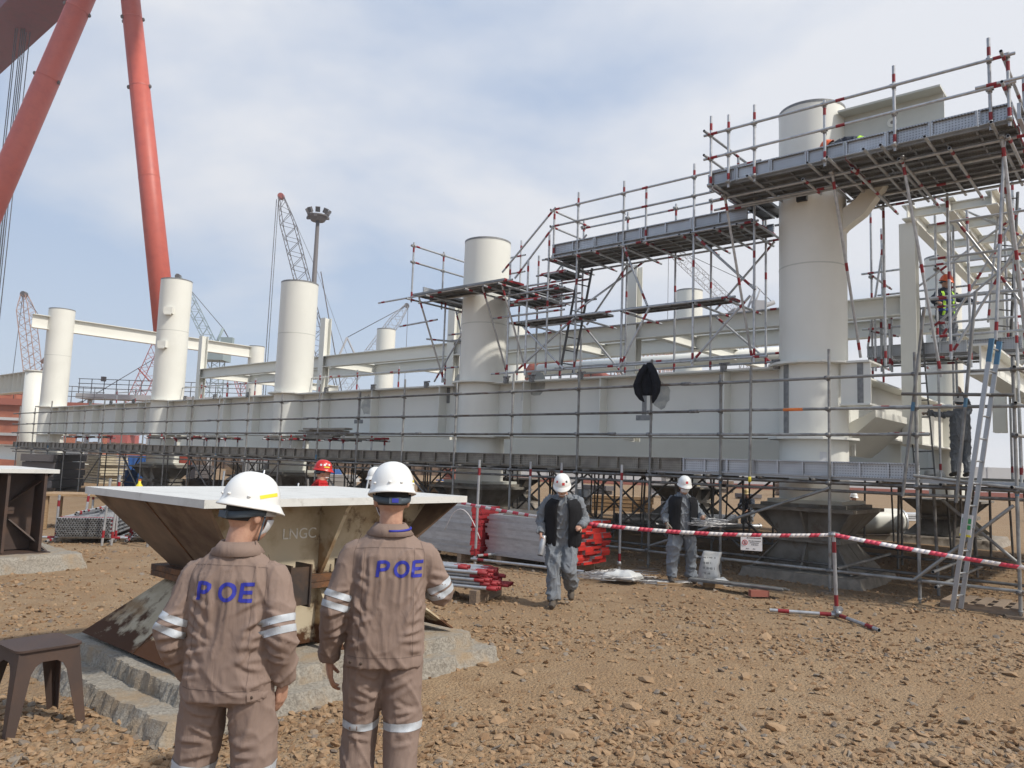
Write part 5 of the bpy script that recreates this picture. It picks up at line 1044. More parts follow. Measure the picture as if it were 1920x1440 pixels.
    e, v, n_ = remesh(m, max(vox, .009), 5); dsp = folds(v, seed + 50, amp * 1.05); zk = v[:, 2]
    dsp += amp * .9 * np.exp(-((zk - .12) / .12) ** 2) * vnoise(v * np.array([5, 5, 26]), seed + 70) + amp * .5 * np.exp(-((zk - .5) / .14) ** 2) * vnoise(v * np.array([6, 6, 22]), seed + 71)
    if vox < .009:
        g_ = random.Random(seed + 3); sg_ = []
        for sx in (-1, 1):
            for k in range(4): z0 = .86 - .05 * k; sg_.append((sx * .015, z0 - .05, sx * g_.uniform(.1, .17), z0 + g_.uniform(-.03, .05), g_.uniform(.009, .014), g_.uniform(.006, .011)))
            for k in range(5): z0 = .66 - .05 * k; sg_.append((sx * g_.uniform(.04, .07), z0, sx * g_.uniform(.15, .19), z0 + g_.uniform(-.06, .05), g_.uniform(.009, .013), g_.uniform(.006, .010)))
        dsp += creases(v, sg_)
    tro = finish(e, v + n_ * dsp[:, None], c_leg); link('trousers', tro, P_)
    for s_ in ('l', 'r'):
        a, t_ = j['a' + s_], tl if s_ == 'l' else tr; m = MB(); m.smooth = True; fw = (t_ - a).normalized(); dn = Vector((0, 0, -1)); dn = (dn - fw * dn.dot(fw)).normalized(); hl_ = a - fw * .05 + dn * .03
        limb(m, [a - dn * .09, a, a + dn * .01], [.05, .056, .05], 3); limb(m, [hl_, a + fw * .03 + dn * .012, a.lerp(t_, .7) + dn * .0, t_], [.042, .047, .047, .034], 4)
        e, v, n_ = remesh(m, max(vox * .8, .009), 3); link('boot', finish(e, v, 'boot'), P_)
    # --- jacket
    yk_ = hem + .565
    m = MB(); spine = [pel + (pel - chst).normalized() * (.94 - hem) * 1.0, pel, pel.lerp(chst, .5), chst, chst.lerp(nk, .45), chst.lerp(nk, .72), chst.lerp(nk, .9), nk + up1 * .025]
    hw = [.203, .206, .200, .203, .202, .178, .128, .078]; hd_ = [.150, .150, .142, .142, .135, .112, .088, .074]
    rr = []
    for i, c in enumerate(spine): u = min(1, i / 4); xa = (Xh * (1 - u) + X * u).normalized(); ya = up1.cross(xa).normalized(); rr.append((c, xa, hw[i] * f_, ya, hd_[i] * f_ * belly, .78 if i < 5 else .95))
    rings(m, rr)
    for s_, e, w in (('sl', 'el', 'wl'), ('sr', 'er', 'wr')):
        S_, E_, W_ = j[s_], j[e], j[w]; limb(m, [chst.lerp(nk, .38).lerp(S_, .5), S_ + (S_ - E_).normalized() * .0, S_.lerp(E_, .5), E_, E_.lerp(W_, .55), W_ - (W_ - E_).normalized() * .012], [.07, .071, .069, .064, .058, .053], 5, 18)
    e, v, n_ = remesh(m, max(vox * .75, .0075), 5); dsp = folds(v, seed, amp)
    for ek in ('el', 'er'): q = np.linalg.norm(v - np.array(j[ek]), axis=1); dsp += amp * 1.1 * np.exp(-(q / .11) ** 2) * vnoise(v * np.array([8, 8, 24]) + 3, seed + 5)
    if vox < .009:
        g_ = random.Random(seed); sg_ = []
        for sx in (-1, 1):
            for k in range(5): z0 = 1.27 - .045 * k; sg_.append((sx * .165, z0, sx * g_.uniform(.02, .09), z0 - g_.uniform(.05, .2), g_.uniform(.008, .014), g_.uniform(.006, .011)))
            for k in range(4): x0 = sx * g_.uniform(.03, .13); sg_.append((x0, yk_ - .02, x0 + g_.uniform(-.02, .02), yk_ - g_.uniform(.2, .42), g_.uniform(.007, .012), g_.uniform(.004, .008)))
            for k in range(4): z0 = hem + .08 + .05 * k; sg_.append((sx * .18, z0, sx * g_.uniform(.02, .1), z0 + g_.uniform(-.02, .08), g_.uniform(.009, .014), g_.uniform(.005, .009)))
            E_ = j['el' if sx < 0 else 'er']
            for k in range(5): z0 = E_.z + .10 - .05 * k; sg_.append((E_.x - sx * .08, z0 + .01, E_.x + sx * .05, z0 - g_.uniform(.0, .06), g_.uniform(.008, .012), g_.uniform(.006, .010)))
        dsp += creases(v, sg_)
    jm = finish(e, v + n_ * dsp[:, None], c_top); link('jacket', jm, P_); bv = BVH(jm)
    if vox < .009:   # tailoring: yoke, centre back, side panels, hem band
        yk = hem + .565; sm = lambda pts, w_=.0032: drape_strip(bv, pts, w_, 'seam_dark', P_, 'seam', 1, .0006)
        sm([(-.165, yk - .01), (-.08, yk), (.08, yk), (.165, yk - .01)]); sm([(-.175, hem + .055), (.175, hem + .055)])
        for sx in (-.118, .118): sm([(sx, yk), (sx * 1.1, hem + .055)], .0026)
        for sx in (-1, 1): sm([(sx * .14, 1.44), (sx * .168, 1.36), (sx * .172, 1.24)])
    if collar:
        m = MB(); vs = []; na = 26
        for q in np.linspace(R(35), R(325), na):
            dv = X * math.sin(q) + Yv * math.cos(q); cb = nk + up1 * .0
            fl = .5 - .5 * math.cos(q); vs += [cb + dv * .069 + up1 * .0, cb + dv * .068 + up1 * .030, cb + dv * .074 + up1 * .032, cb + dv * (.098 + .016 * math.sin(q) ** 2) + up1 * (-.012 - .014 * fl)]
        m.add(vs, [(i * 4 + k, i * 4 + k + 1, (i + 1) * 4 + k + 1, (i + 1) * 4 + k) for i in range(na - 1) for k in range(3)], True); o = m.build('collar', [c_top], P_); s_ = o.modifiers.new('t', 'SOLIDIFY'); s_.thickness = .004
    if bands:
        for e, w, s_ in (('el', 'wl', 'sl'), ('er', 'wr', 'sr')):
            E_, S_, W_ = j[e], j[s_], j[w]
            for u in (.12, .42) if bands == 1 else (.3,): c = E_.lerp(S_, u * .62); wrap_band(bv, c, c + (S_ - E_), .030, 'reflective', P_)
    if legbands:
        tb = BVH(tro)
        for k, h, a in (('kl', 'hl', 'al'), ('kr', 'hr', 'ar')): c = j[k].lerp(j[h], .10); wrap_band(tb, c, c + (j[h] - j[k]), .036, 'reflective', P_, cap=.104)
    if vest:
        m = MB(); na = 30; vs = []; rs = [r for r in rr[0:7]]; k_ = []
        for (c, xa, rx, ya, ry, ex) in rs:
            for q in np.linspace(R(13), R(347), na): sa, ca = math.sin(q), math.cos(q); vs.append(Vector(c) + Vector(xa) * (rx + .03) * math.copysign(abs(sa) ** ex, sa) + Vector(ya) * (ry + .032) * math.copysign(abs(ca) ** ex, ca))
        V_ = np.array(vs); V_ = V_ + vnoise(V_ * 8, seed + 90)[:, None] * .008 * np.array([1, 1, 0]); m.add([tuple(p) for p in V_], [(i * na + k, i * na + k + 1, (i + 1) * na + k + 1, (i + 1) * na + k) for i in range(len(rs) - 1) for k in range(na - 1)], True); o = m.build('vest', [vest], P_); s_ = o.modifiers.new('t', 'SOLIDIFY'); s_.thickness = .018; sb_ = o.modifiers.new('s', 'SUBSURF'); sb_.levels = sb_.render_levels = 1
    if helm: helmet(P_, Matrix.Translation(hd + HM @ Vector((0, -.004, .034))) @ HM.to_4x4() @ Matrix.Rotation(-.10, 4, 'X'), helm, **hkw)
    P_['_'] = 0; del P_['_']; return P_, j, bv, jm
def poe(P_, bv, x0, z0, s, gaps):
    for ch_, gx_ in zip('POE', gaps):
        m0 = [drape_strip(bv, l, .0155, 'letter_blue', P_, 'letter_stroke', 1, .0025, .004) for l in letter(ch_, x0 + gx_, z0, s)]
        vs, fs = [], []
        for o in m0: k = len(vs); vs += [tuple(v.co) for v in o.data.vertices]; fs += [tuple(i + k for i in p.vertices) for p in o.data.polygons]
        for o in m0: bpy.data.objects.remove(o)
        m = MB(); m.add(vs, fs, True); m.build('lettering', ['letter_blue'], P_)
# the two men in taupe in front
A, jA, bA, _ = person('man in taupe work suit lettered POE, arms at his sides, head turned', (-1.165, 3.4, 0), R(-5), 'taupe', 'taupe', dict(hd=(.03, .03, 1.61), el=(-.252, -.06, 1.09), wl=(-.208, .07, .885), er=(.238, -.04, 1.11), wr=(.222, .05, .885), kl=(-.14, .02, .5), kr=(.13, .02, .5), al=(-.16, 0, .09), ar=(.15, 0, .09)), .985, .0085, hy=R(-38), hp=R(-4), hands=((.1, .3, -1), (-.12, .15, -1)), curl=(.5, .75), mask=1, goggles=True, seed=4, hkw=dict(sticker=(R(75), R(14), .10, .016, .25)), palm=((1, 0, .2), (-1, .2, 0)), amp=.006, fat=.92, hem=.835)
poe(A, bA, -.108, 1.255, .076, (0, .092, .186))
Bm, jB, bB, _ = person('taller man in taupe work suit lettered POE with his right arm bent forward', (-.59, 3.95, 0), R(10), 'taupe', 'taupe', dict(el=(-.248, -.04, 1.08), wl=(-.265, .06, .82), er=(.275, .04, 1.15), wr=(.15, .27, 1.2), kl=(-.10, .05, .5), kr=(.10, -.02, .5), al=(-.11, 0, .09), ar=(.10, -.08, .09), hl=(-.085, 0, .92), hr=(.085, 0, .92)), 1.02, .0085, hy=R(6), hp=R(-2), hands=((.12, .12, -1), (-.3, .6, .4)), curl=(.45, .6), mask=1, seed=15, hkw=dict(sticker=(R(115), R(12), .05, .014, .3), knob='letter_blue'), palm=((1, .25, 0), (-.5, 0, -1)), amp=.006, hem=.82, fat=.92)
poe(Bm, bB, -.055, 1.25, .075, (0, .078, .168))
m = MB(); m.smooth = True; pts = [jB['nk'] + Vector((.1 * math.sin(q), .085 * math.cos(q) - .004, .012 + .01 * math.cos(q))) for q in np.linspace(R(80), R(185), 10)]; m.tube(pts, .006, 6); m.build('lanyard', ['letter_blue'], Bm)
for P_, j_, sx in ((A, jA, .17), (Bm, jB, -.14)):      # hem tab and buttons
    bv_ = bA if P_ is A else bB; hz_ = .835 if P_ is A else .82; drape_strip(bv_, [(sx - .035, hz_ + .03), (sx + .035, hz_ + .03)], .032, 'taupe', P_, 'hem_tab', 1, .006)
    for dx in (-.02, .03):
        h_ = bv_.ray_cast(Vector((sx + dx, -1, hz_ + .03)), Vector((0, 1, 0)))[0]
        if h_: m = MB(); ell(m, h_ - Vector((0, .009, 0)), .007, .003, .007, None, 8); m.build('button', ['dark_steel'], P_)
# man in red beyond the pedestal
person('man in red jacket and red helmet with a white mask under his chin', (-2.78, 11.5, 0), R(-48), 'red_cloth', 'grey_cloth', None, 1.0, .014, 'helmet_red', hy=R(-30), mask=2, bands=False, legbands=False, seed=31, hkw=dict(sticker=(R(60), R(10), .08, .02, 0), marks=((R(40), .5, .03, 'paper'), (R(80), .45, .03, 'paper'), (R(110), .4, .03, 'paper'))))
person('man in grey half hidden behind the taller taupe man', (-1.86, 10.9, 0), R(150), 'grey_cloth', 'grey_cloth', None, .96, .014, 'helmet_white', mask=1, bands=False, legbands=False, seed=32)
# man walking towards the camera, looking down
D_, jD, bD, _ = person('man in grey work suit and black vest walking with a steel flask in his hand', (.745, 10.38, 0), R(180 - 6), 'grey_cloth', 'grey_cloth', dict(pel=(0, 0, .93), ch=(0, .05, 1.22), nk=(.0, .11, 1.43), hd=(.02, .20, 1.545), sl=(-.19, .08, 1.37), sr=(.19, .08, 1.37), er=(.29, .02, 1.13), wr=(.285, .15, .93), el=(-.28, -.01, 1.14), wl=(-.22, .2, 1.04), kr=(.10, .17, .51), ar=(.09, .22, .09), kl=(-.10, .16, .5), al=(-.12, -.20, .21), tl=(-.13, -.10, .06)), 1.0, .011, hp=R(-20), hands=((.1, .8, .1), (0, .2, -1)), curl=(.7, .8), mask=2, bands=False, legbands=False, seed=41, vest='black_vest', hkw=dict(marks=((R(-10), .35, .035, 'sticker_red'), (R(35), .5, .03, 'sticker_red'), (R(-35), .55, .028, 'ink'))), palm=((.3, 0, -1), (-1, 0, 0)))
m = MB(); m.smooth = True; m.lathe([(.034, -.20), (.038, -.19), (.038, .0), (.03, .03), (.03, .06)], 18); fl = m.build('flask', ['galv'], None); tag(fl, 'steel flask held by the walking man', 'flask'); hp_ = Matrix.Translation((.745, 10.38, 0)) @ Matrix.Rotation(R(174), 4, 'Z') @ (jD['wr'] + Vector((-.035, .03, -.075))); fl.location = hp_; fl.rotation_euler = (R(-12), R(10), 0); m = MB(); m.lathe([(.036, -.206), (.036, -.2005)], 16); m.build('flask_end', ['dark_in'], fl)
# man holding a bundle of wire
E_m, jE, bE, _ = person('man in grey work suit, black vest and gloves holding a bundle of grey wire', (2.86, 12.75, 0), R(180 + 4), 'grey_cloth', 'grey_cloth', dict(nk=(0, .05, 1.44), hd=(.0, .12, 1.575), ch=(0, .02, 1.23), er=(.29, -.02, 1.12), wr=(.28, .10, .96), el=(-.29, .0, 1.13), wl=(-.27, .26, 1.07), kl=(-.14, .03, .5), al=(-.17, -.02, .09), kr=(.15, .06, .5), ar=(.19, .05, .09)), .985, .011, hp=R(-10), mask=1, seed=52, vest='black_vest', glove='glove', bands=False, legbands=False, hkw=dict(marks=((R(0), .35, .04, 'sticker_red'), (R(-60), .4, .035, 'ink'))), curl=(.9, .9), hands=((.3, .8, 0), (0, .1, -1)), palm=((.2, 0, 1), (-1, 0, 0)))
wb_ = wires('bundle of grey tie wire held in the gloved hand of the man', (3.22, 12.45, .93), 40, .30, .16, .12, 12, name='wire_bundle')
# worker in a harness on the platform
H_, jH, bH, _ = person('worker in orange helmet and yellow-green safety harness gripping the scaffold rail', tuple(W(1.42, 3.95, ZL + .0)), R(180 + 5), 'navy_cloth', 'grey_cloth', dict(hd=(0, .04, 1.60), el=(-.36, .12, 1.22), wl=(-.42, .36, 1.13), er=(.33, .08, 1.2), wr=(.40, .33, 1.08), kl=(-.16, .02, .5), al=(-.22, 0, .09)), .98, .012, 'helmet_orange', hy=R(35), hp=R(-10), seed=61, glove='glove', bands=False, legbands=False, curl=(1.1, 1.1), hands=((-.1, 1, -.1), (.1, 1, -.1)), palm=((0, 0, -1), (0, 0, -1)))
for pts in ([(-.12, 1.40), (-.10, 1.1), (-.13, .86)], [(.12, 1.40), (.10, 1.1), (.13, .86)]):
    for dy in (1, -1): drape_strip(bH, pts, .05, 'hivis', H_, 'harness_strap', dy, .006)
for z in (1.2, .98):
    wrap_band(bH, (0, 0, z), (0, 0, z + .1), .05, 'harness_blue', H_, 'harness_belt', .008, 48, .35, .35)
# worker on the lower deck reaching up
person('worker in grey overalls and white helmet standing on the scaffold deck, reaching up', tuple(W(1.63, 4.0, 1.865)), R(8), 'grey_cloth', 'grey_cloth', dict(er=(.27, .12, 1.62), wr=(.18, .2, 1.85), sr=(.19, 0, 1.42), el=(-.40, .08, 1.33), wl=(-.62, .2, 1.36), kl=(-.10, .02, .5), al=(-.12, 0, .09), kr=(.12, .0, .5), ar=(.14, -.04, .09), hd=(.0, .0, 1.61)), .97, .011, hp=R(18), hy=R(-25), seed=71, bands=False, legbands=False, glove='glove', hem=.78, hands=((-1, .2, .1), (-.1, .2, 1)), palm=((0, 0, -1), (0, 1, 0)), hkw=dict(marks=((R(150), .5, .04, 'ink'), (R(-150), .5, .04, 'ink'))))
# worker crouched on the broad platform
Kp, jK, bK, _ = person('worker in blue jacket with a yellow-green band bent low on the broad platform', tuple(W(1.2, -1.2, ZP + .01)), R(-TH * 57.3 + 95), 'navy_cloth', 'grey_cloth', dict(pel=(0, -.12, .30), ch=(0, .12, .38), nk=(0, .36, .40), hd=(0, .49, .40), sl=(-.18, .3, .37), sr=(.18, .3, .37), el=(-.22, .42, .16), er=(.22, .42, .16), wl=(-.2, .6, .06), wr=(.2, .6, .06), hl=(-.1, -.12, .26), hr=(.1, -.12, .26), kl=(-.15, .16, .1), kr=(.15, .16, .1), al=(-.15, -.25, .07), ar=(.15, -.25, .07), tl=(-.15, -.38, .04), tr=(.15, -.38, .04)), .95, .014, 'helmet_orange', hp=R(-50), seed=81, bands=False, legbands=False, hands=((0, 1, -.2), (0, 1, -.2)), palm=((0, 0, -1), (0, 0, -1)), collar=False, hem=.86)
wrap_band(bK, jK['pel'].lerp(jK['ch'], .35), jK['ch'], .12, 'hivis', Kp, 'hivis_band', .006, 40, .4, .4)
KN = dict(pel=(0, -.1, .42), ch=(0, .02, .70), nk=(0, .12, .90), hd=(0, .18, 1.04), sl=(-.18, .1, .82), sr=(.18, .1, .82), el=(-.22, .3, .62), er=(.22, .3, .62), wl=(-.1, .45, .5), wr=(.1, .45, .5), hl=(-.1, -.1, .40), hr=(.1, -.1, .40), kl=(-.14, .28, .36), kr=(.14, .1, .1), al=(-.14, .2, .09), ar=(.14, -.3, .09))
far_p = [((8.35, 27.0), 150, 'helmet_yellow', 'navy_cloth', 'distant worker in a yellow helmet crouching beyond the shaded supports'), ((11.9, 27.0), 200, 'helmet_white', 'navy_cloth', 'distant worker in a white helmet crouching beyond the near end pedestal'), ((7.5, 30), 100, 'helmet_yellow', 'grey_cloth', 'distant worker bending near the worker in the yellow helmet')]
for (x, y), a, hm, c_, lb in far_p: person(lb, (x, y, 0), R(a), c_, 'grey_cloth', KN, 1., .02, hm, seed=int(x * 7), bands=False, legbands=False, collar=False)
# ------------------------------------------------------------------ far things
gan = thing('gantry_crane', 'giant red gantry crane with splayed tube legs and a dark red girder', 'gantry crane', (-40, 72, 0))
def gv(x, y, z): return Vector((x + 40, y - 72, z))
for nm, p, q, r0, r1 in (('leg', (-56.6, 70, 0), (-41.3, 70.6, 50.5), 1.15, 1.05), ('leg', (-29.7, 70, 0), (-39.3, 71, 49.9), 1.05, .86)):
    m = MB(); m.smooth = True; m.tube([gv(*p), gv(*q)], [r0, r1], 36); lg = m.build(nm, ['crane_red'], gan); a, b = gv(*p), gv(*q); d = (b - a).normalized()
    for u in (.55, .73, .87):
        c = a.lerp(b, u); r = r0 + (r1 - r0) * u; m = MB(); m.smooth = True; m.tube([c - d * .05, c + d * .05], r + .015, 36, False); m.build('weld_seam', ['crane_red'], lg)
        for k in range(3 if u > .7 else 0):
            an = .6 + k * 1.3 + u; x_ = d.orthogonal().normalized(); y_ = d.cross(x_); o = c + (x_ * math.cos(an * 2.1) + y_ * math.sin(an * 2.1)) * (r + .06); m = MB(); ell(m, o, .16, .16, .2, None, 8); m.build('lug', ['lattice_dark'], lg)
m = MB(); ps_ = [Vector((-40.1, 76, 0)) + E1 * k for k in (30, -170)]
for a, b, z0, z1 in ((-5.6, 0, 55.2, 62),):
    A_, B_ = ps_[0] + E2 * a, ps_[0] + E2 * b; C_, D2 = ps_[1] + E2 * b, ps_[1] + E2 * a; m.prism([gv(v.x, v.y, z0) for v in (A_, B_, C_, D2)], (0, 0, z1 - z0))
m.build('main_girder', ['crane_dark'], gan)
m = MB(); m.smooth = True; m.lathe([(1.6, 49), (2.2, 52), (2.2, 55.5)], 24, gv(-40.2, 71, 0)); m.build('leg_head', ['crane_red'], gan)
for k in range(9): m = MB(); x, y = -64.2 - .32 * (k % 5), 94 + (k // 5) * .8; m.tube([gv(x, y, 4), gv(x + .1 * (k % 3), y, 56)], .055, 6); m.build('hoist_rope', ['rope'], gan)
m = MB(); m.box(-2, 2, -1, 1, 0, 4); m.build('hook_block', ['crane_dark'], gan, loc=gv(-64.9, 94.4, 0))

def lattice(m, a, b, w, n, r=.07, taper=.35):
    a, b = Vector(a), Vector(b); d = (b - a).normalized(); x = d.cross(Vector((0, 1, 0))).normalized(); y = d.cross(x); P_ = []
    for i in range(n + 1):
        u = i / n; k = w * min(1, taper + u * 6, taper + (1 - u) * 6) / 2; c = a.lerp(b, u); P_.append([c + x * sx * k + y * sy * k for sx, sy in ((1, 1), (1, -1), (-1, -1), (-1, 1))])
    for i in range(n):
        for k in range(4):
            m.tube([P_[i][k], P_[i + 1][k]], r, 4, False, False); m.tube([P_[i][k], P_[i + 1][(k + 1) % 4]] if i % 2 else [P_[i][(k + 1) % 4], P_[i + 1][k]], r * .6, 4, False, False)
def crane(label, mt, base, tip, w, ropes=(), frame=(), tower=None, n=22, headm='lattice_dark'):
    base, tip = Vector(base), Vector(tip); o = thing('lattice_crane', label, 'crane', (base.x, base.y, 0)); O_ = Vector((base.x, base.y, 0))
    m = MB(); lattice(m, base - O_, tip - O_, w, n); m.build('boom', [mt], o)
    m = MB(); m.tube([tip - O_ + Vector((0, -.4, 0)), tip - O_ + Vector((0, .4, 0))], .5, 10); m.build('boom_head', [headm], o)
    for a, b, r in ropes: m = MB(); m.tube([Vector(a) - O_, Vector(b) - O_], r, 5); m.build('rope', ['rope'], o)
    for a, b, r in frame: m = MB(); m.tube([Vector(a) - O_, Vector(b) - O_], r, 6); m.build('back_mast', [mt], o)
    if tower: m = MB(); lattice(m, Vector((tower, base.y, 0)) - O_, Vector((tower, base.y, base.z)) - O_, 2.4, 12, .1, 1); m.build('tower', [mt], o)
    m = MB(); m.box(-2.2, 2.2, -2, 2, max(0, base.z - 1.5), base.z + 1.2); m.box(1.2, 3.4, -1.2, -.2, base.z + 1.21, base.z + 2.8); m.build('cab', [mt], o)
    if not tower:
        for y in (-2.2, 1.4): m = MB(); m.box(-3.6, 3.6, y, y + .8, 0, 1.3); m.build('crawler', ['lattice_dark'], o)
    return o
crane('distant orange lattice crane standing past the far end of the girder', 'lattice_orange', (-78.9, 130, 3), (-84.2, 130, 27.7), 2.0, (((-84.4, 130, 27.5), (-85, 130, 4), .05), ((-84, 130, 27.5), (-77.2, 130, 19), .05)), (((-79.6, 130, 6), (-77.4, 130, 20.5), .3), ((-80, 130, 16), (-77.2, 130, 19.6), .35), ((-80.4, 130, 14), (-77.3, 130, 17.5), .3)), n=26)
crane('dark slender lattice crane with a red boom tip rising beside the floodlight mast', 'lattice_dark', (-25.6, 120, 3), (-38.1, 120, 43.1), 2.1, (((-38.8, 120, 42.6), (-38.9, 120, 8), .06), ((-38.5, 120, 42.6), (-38.5, 120, 8), .05), ((-37.6, 120, 43), (-31.5, 120, 30.8), .035), ((-31.5, 120, 30.8), (-22, 120, 8), .03)), (((-25, 120, 5), (-31, 120, 31), .09),), n=34, headm='lattice_red')
crane('pale lattice crane leaning over between the round columns', 'lattice_pale', (-44, 160, 3), (-22.75, 160, 34.05), 2.1, (((-22.5, 160, 33.6), (-22.4, 160, 6), .06), ((-22.9, 160, 34), (-35, 160, 26.8), .08), ((-35, 160, 26.8), (-41, 160, 12), .08)), (((-42, 160, 8), (-35, 160, 26.8), .25), ((-35, 160, 26.8), (-31.5, 160, 20), .2)), n=34)
crane('pale tower crane with a raised jib seen through the high walkway scaffold', 'lattice_pale', (39.4, 130, 28), (26.4, 130, 39.9), 1.7, (((26.6, 130, 40), (41.6, 130, 33.4), .06), ((41.6, 130, 33.4), (44.4, 130, 30.6), .07), ((26.3, 130, 39.4), (26.3, 130, 12), .05)), (((39.6, 130, 28.5), (41.6, 130, 33.5), .2), ((40.6, 130, 28.5), (42.2, 130, 33), .15), ((39.6, 130, 28.8), (44.6, 130, 30.8), .4)), tower=40.2, n=26)
crane('pale teal crane behind the column with two lugs', 'lattice_teal', (-54.6, 140, 20), (-62.5, 140, 34), 1.6, (((-62.3, 140, 34), (-53.5, 140, 24.6), .06), ((-53.5, 140, 24.6), (-51.6, 140, 21.6), .1)), (((-55, 140, 20.5), (-53.5, 140, 24.6), .25), ((-51.6, 140, 21.6), (-55, 140, 20.2), .3)), tower=-54.4, n=18)
crane('small red lattice crane behind the column with two lugs', 'lattice_red', (-65.6, 130, 3), (-58.6, 130, 22.5), 2.6, (((-63.6, 130, 15.6), (-72.5, 130, 9.6), .07), ((-63.6, 130, 15.6), (-58.8, 130, 18.8), .06), ((-72.5, 130, 9.6), (-76, 130, 8), .25)), (((-63.6, 130, 15.6), (-61.5, 130, 13.5), .12),), n=16)
crane('low red lattice crane behind the round columns near the pale teal crane', 'lattice_red', (-45, 140, 3), (-50.5, 140, 17), 1.6, (((-50.4, 140, 17), (-43, 140, 14), .05),), n=12)
fl_ = thing('floodlight_mast', 'tall dark floodlight mast with a ring of lamps behind the round columns', 'light mast', (-26.65, 100, 0))
m = MB(); m.smooth = True; m.tube([(0, 0, 0), (0, 0, 33.4)], [.55, .24], 14); m.build('pole', ['lattice_dark'], fl_)
m = MB(); m.tube([(1.3 * math.cos(a), 1.3 * math.sin(a), 33.6) for a in np.linspace(0, 2 * PI, 13)], .14, 6, False); m.tube([(-1.5, 0, 33.4), (1.5, 0, 33.4)], .2, 6); m.tube([(0, -1.5, 33.4), (0, 1.5, 33.4)], .2, 6); m.lathe([(.9, 33), (1.2, 33.5)], 12); m.build('head_frame', ['lattice_dark'], fl_)
for k in range(8):
    a = 2 * PI * k / 8 + .2; M = Matrix.Translation((1.4 * math.cos(a), 1.4 * math.sin(a), 34.2)) @ Matrix.Rotation(a, 4, 'Z') @ Matrix.Rotation(.5, 4, 'Y'); m = MB(); m.box(-.16, .16, -.3, .3, -.34, .34, M); lp = m.build('lamp', ['lattice_dark'], fl_); m = MB(); m.box(.162, .172, -.24, .24, -.28, .28, M); m.build('lamp_glass', ['glass_dark'], lp)
ob = thing('site_building', 'orange steel building with a railed roof beyond the far end of the girder', 'building', (-42, 60, 0), R(8))
m = MB(); m.box(-6, 4.4, 0, 8, 0, 5.0); m.build('wall', ['orange_wall'], ob); m = MB(); m.box(-6.2, 4.6, -.3, 8.2, 5.0, 5.5); m.build('roof', ['wall_red'], ob); m = MB(); m.box(-3, 2.6, 1, 5, 5.5, 7.4); w_ = m.build('roof_cabin', ['orange_wall'], ob)
for x in (-1.8, .4, 1.5): m = MB(); m.box(x, x + .8, .93, .99, 5.9, 7.1); f_o = m.build('window', ['paper'], ob); m = MB(); m.box(x + .06, x + .74, .90, .925, 5.96, 7.04); m.build('pane', ['wall_pale'], f_o)
for z in (1.2, 2.6, 3.8): m = MB(); m.box(-6, 4.45, -.25, -.02, z, z + .22); m.build('ledge', ['wall_pale'], ob)
for z in (5.9, 6.3, 6.7): m = MB(); m.tube([(2.7, .2, z), (9.5, .2, z)], .03, 5); m.build('roof_rail', ['rope'], ob)
for x in np.arange(2.8, 9.6, .85): m = MB(); m.tube([(float(x), .2, 5.4), (float(x), .2, 6.7)], .03, 5); m.build('rail_post', ['rope'], ob)
m = MB(); m.box(4.61, 10, -.2, 3, 5.0, 5.4); m.build('gallery', ['wall_red'], ob)
for x in (5, 7.5, 9.8): m = MB(); m.box(x, x + .2, 0, .2, 0, 5); m.build('gallery_post', ['orange_wall'], ob)
gl = thing('railed_platform', 'far railed platform with small lamps behind the end column', 'platform', (-33, 75, 0)); m = MB(); m.box(-9, 9, -1, 1, 6.6, 7.1); m.build('deck', ['wall_pale'], gl)
for x in np.arange(-8.8, 9, 1.2): m = MB(); m.tube([(float(x), -.9, 7.1), (float(x), -.9, 8.5)], .04, 5); m.build('rail_post', ['rope'], gl)
for z in (7.6, 8.05, 8.5): m = MB(); m.tube([(-8.9, -.9, z), (8.9, -.9, z)], .035, 5); m.build('rail', ['rope'], gl)
for x in (-8, -2, 4, 8.6): m = MB(); m.box(x - .15, x + .15, -.4, 0, 0, 6.6); m.build('leg', ['wall_pale'], gl)
for x in (-6.4, -1.2): m = MB(); m.box(x - .2, x + .2, -1.2, -.95, 8.3, 8.75); m.build('lamp', ['lattice_dark'], gl)
# red hull section and scaffolded blocks across the yard
hu = thing('hull_block', 'rust red curved hull section on props beyond the girder', 'hull section', (7.6, 110, 0))
m = MB(); n = 16; vs = []
for x, k in zip(np.linspace(-6, 7.5, n), np.linspace(0, 1, n)):
    for y in (-4, 0, 4): vs.append((x, y, 14.6 + 2.6 * math.sin(PI * min(1, k * 1.15) ** .7) ** .8 - abs(y) * .05))
m.add(vs, [(i * 3 + j, (i + 1) * 3 + j, (i + 1) * 3 + j + 1, i * 3 + j + 1) for i in range(n - 1) for j in range(2)], True); h_ = m.build('curved_plating', ['red_roof'], hu); s_ = h_.modifiers.new('t', 'SOLIDIFY'); s_.thickness = 1.1
for k in range(9): x = -5 + k * 1.4; m = MB(); m.tube([(x, -3, 0), (x, -3, 14.8)], .09, 5); m.build('prop', ['lattice_dark'], hu)
for z in (12, 13.2): m = MB(); m.tube([(-6, -3.1, z), (8, -3.1, z)], .09, 5); m.build('prop_rail', ['lattice_dark'], hu)
for x in np.arange(-2, 8, .9): m = MB(); m.tube([(float(x), -3.5, 15.5), (float(x), -3.5, 17.8)], .03, 4); m.build('rail_post', ['rope'], hu)
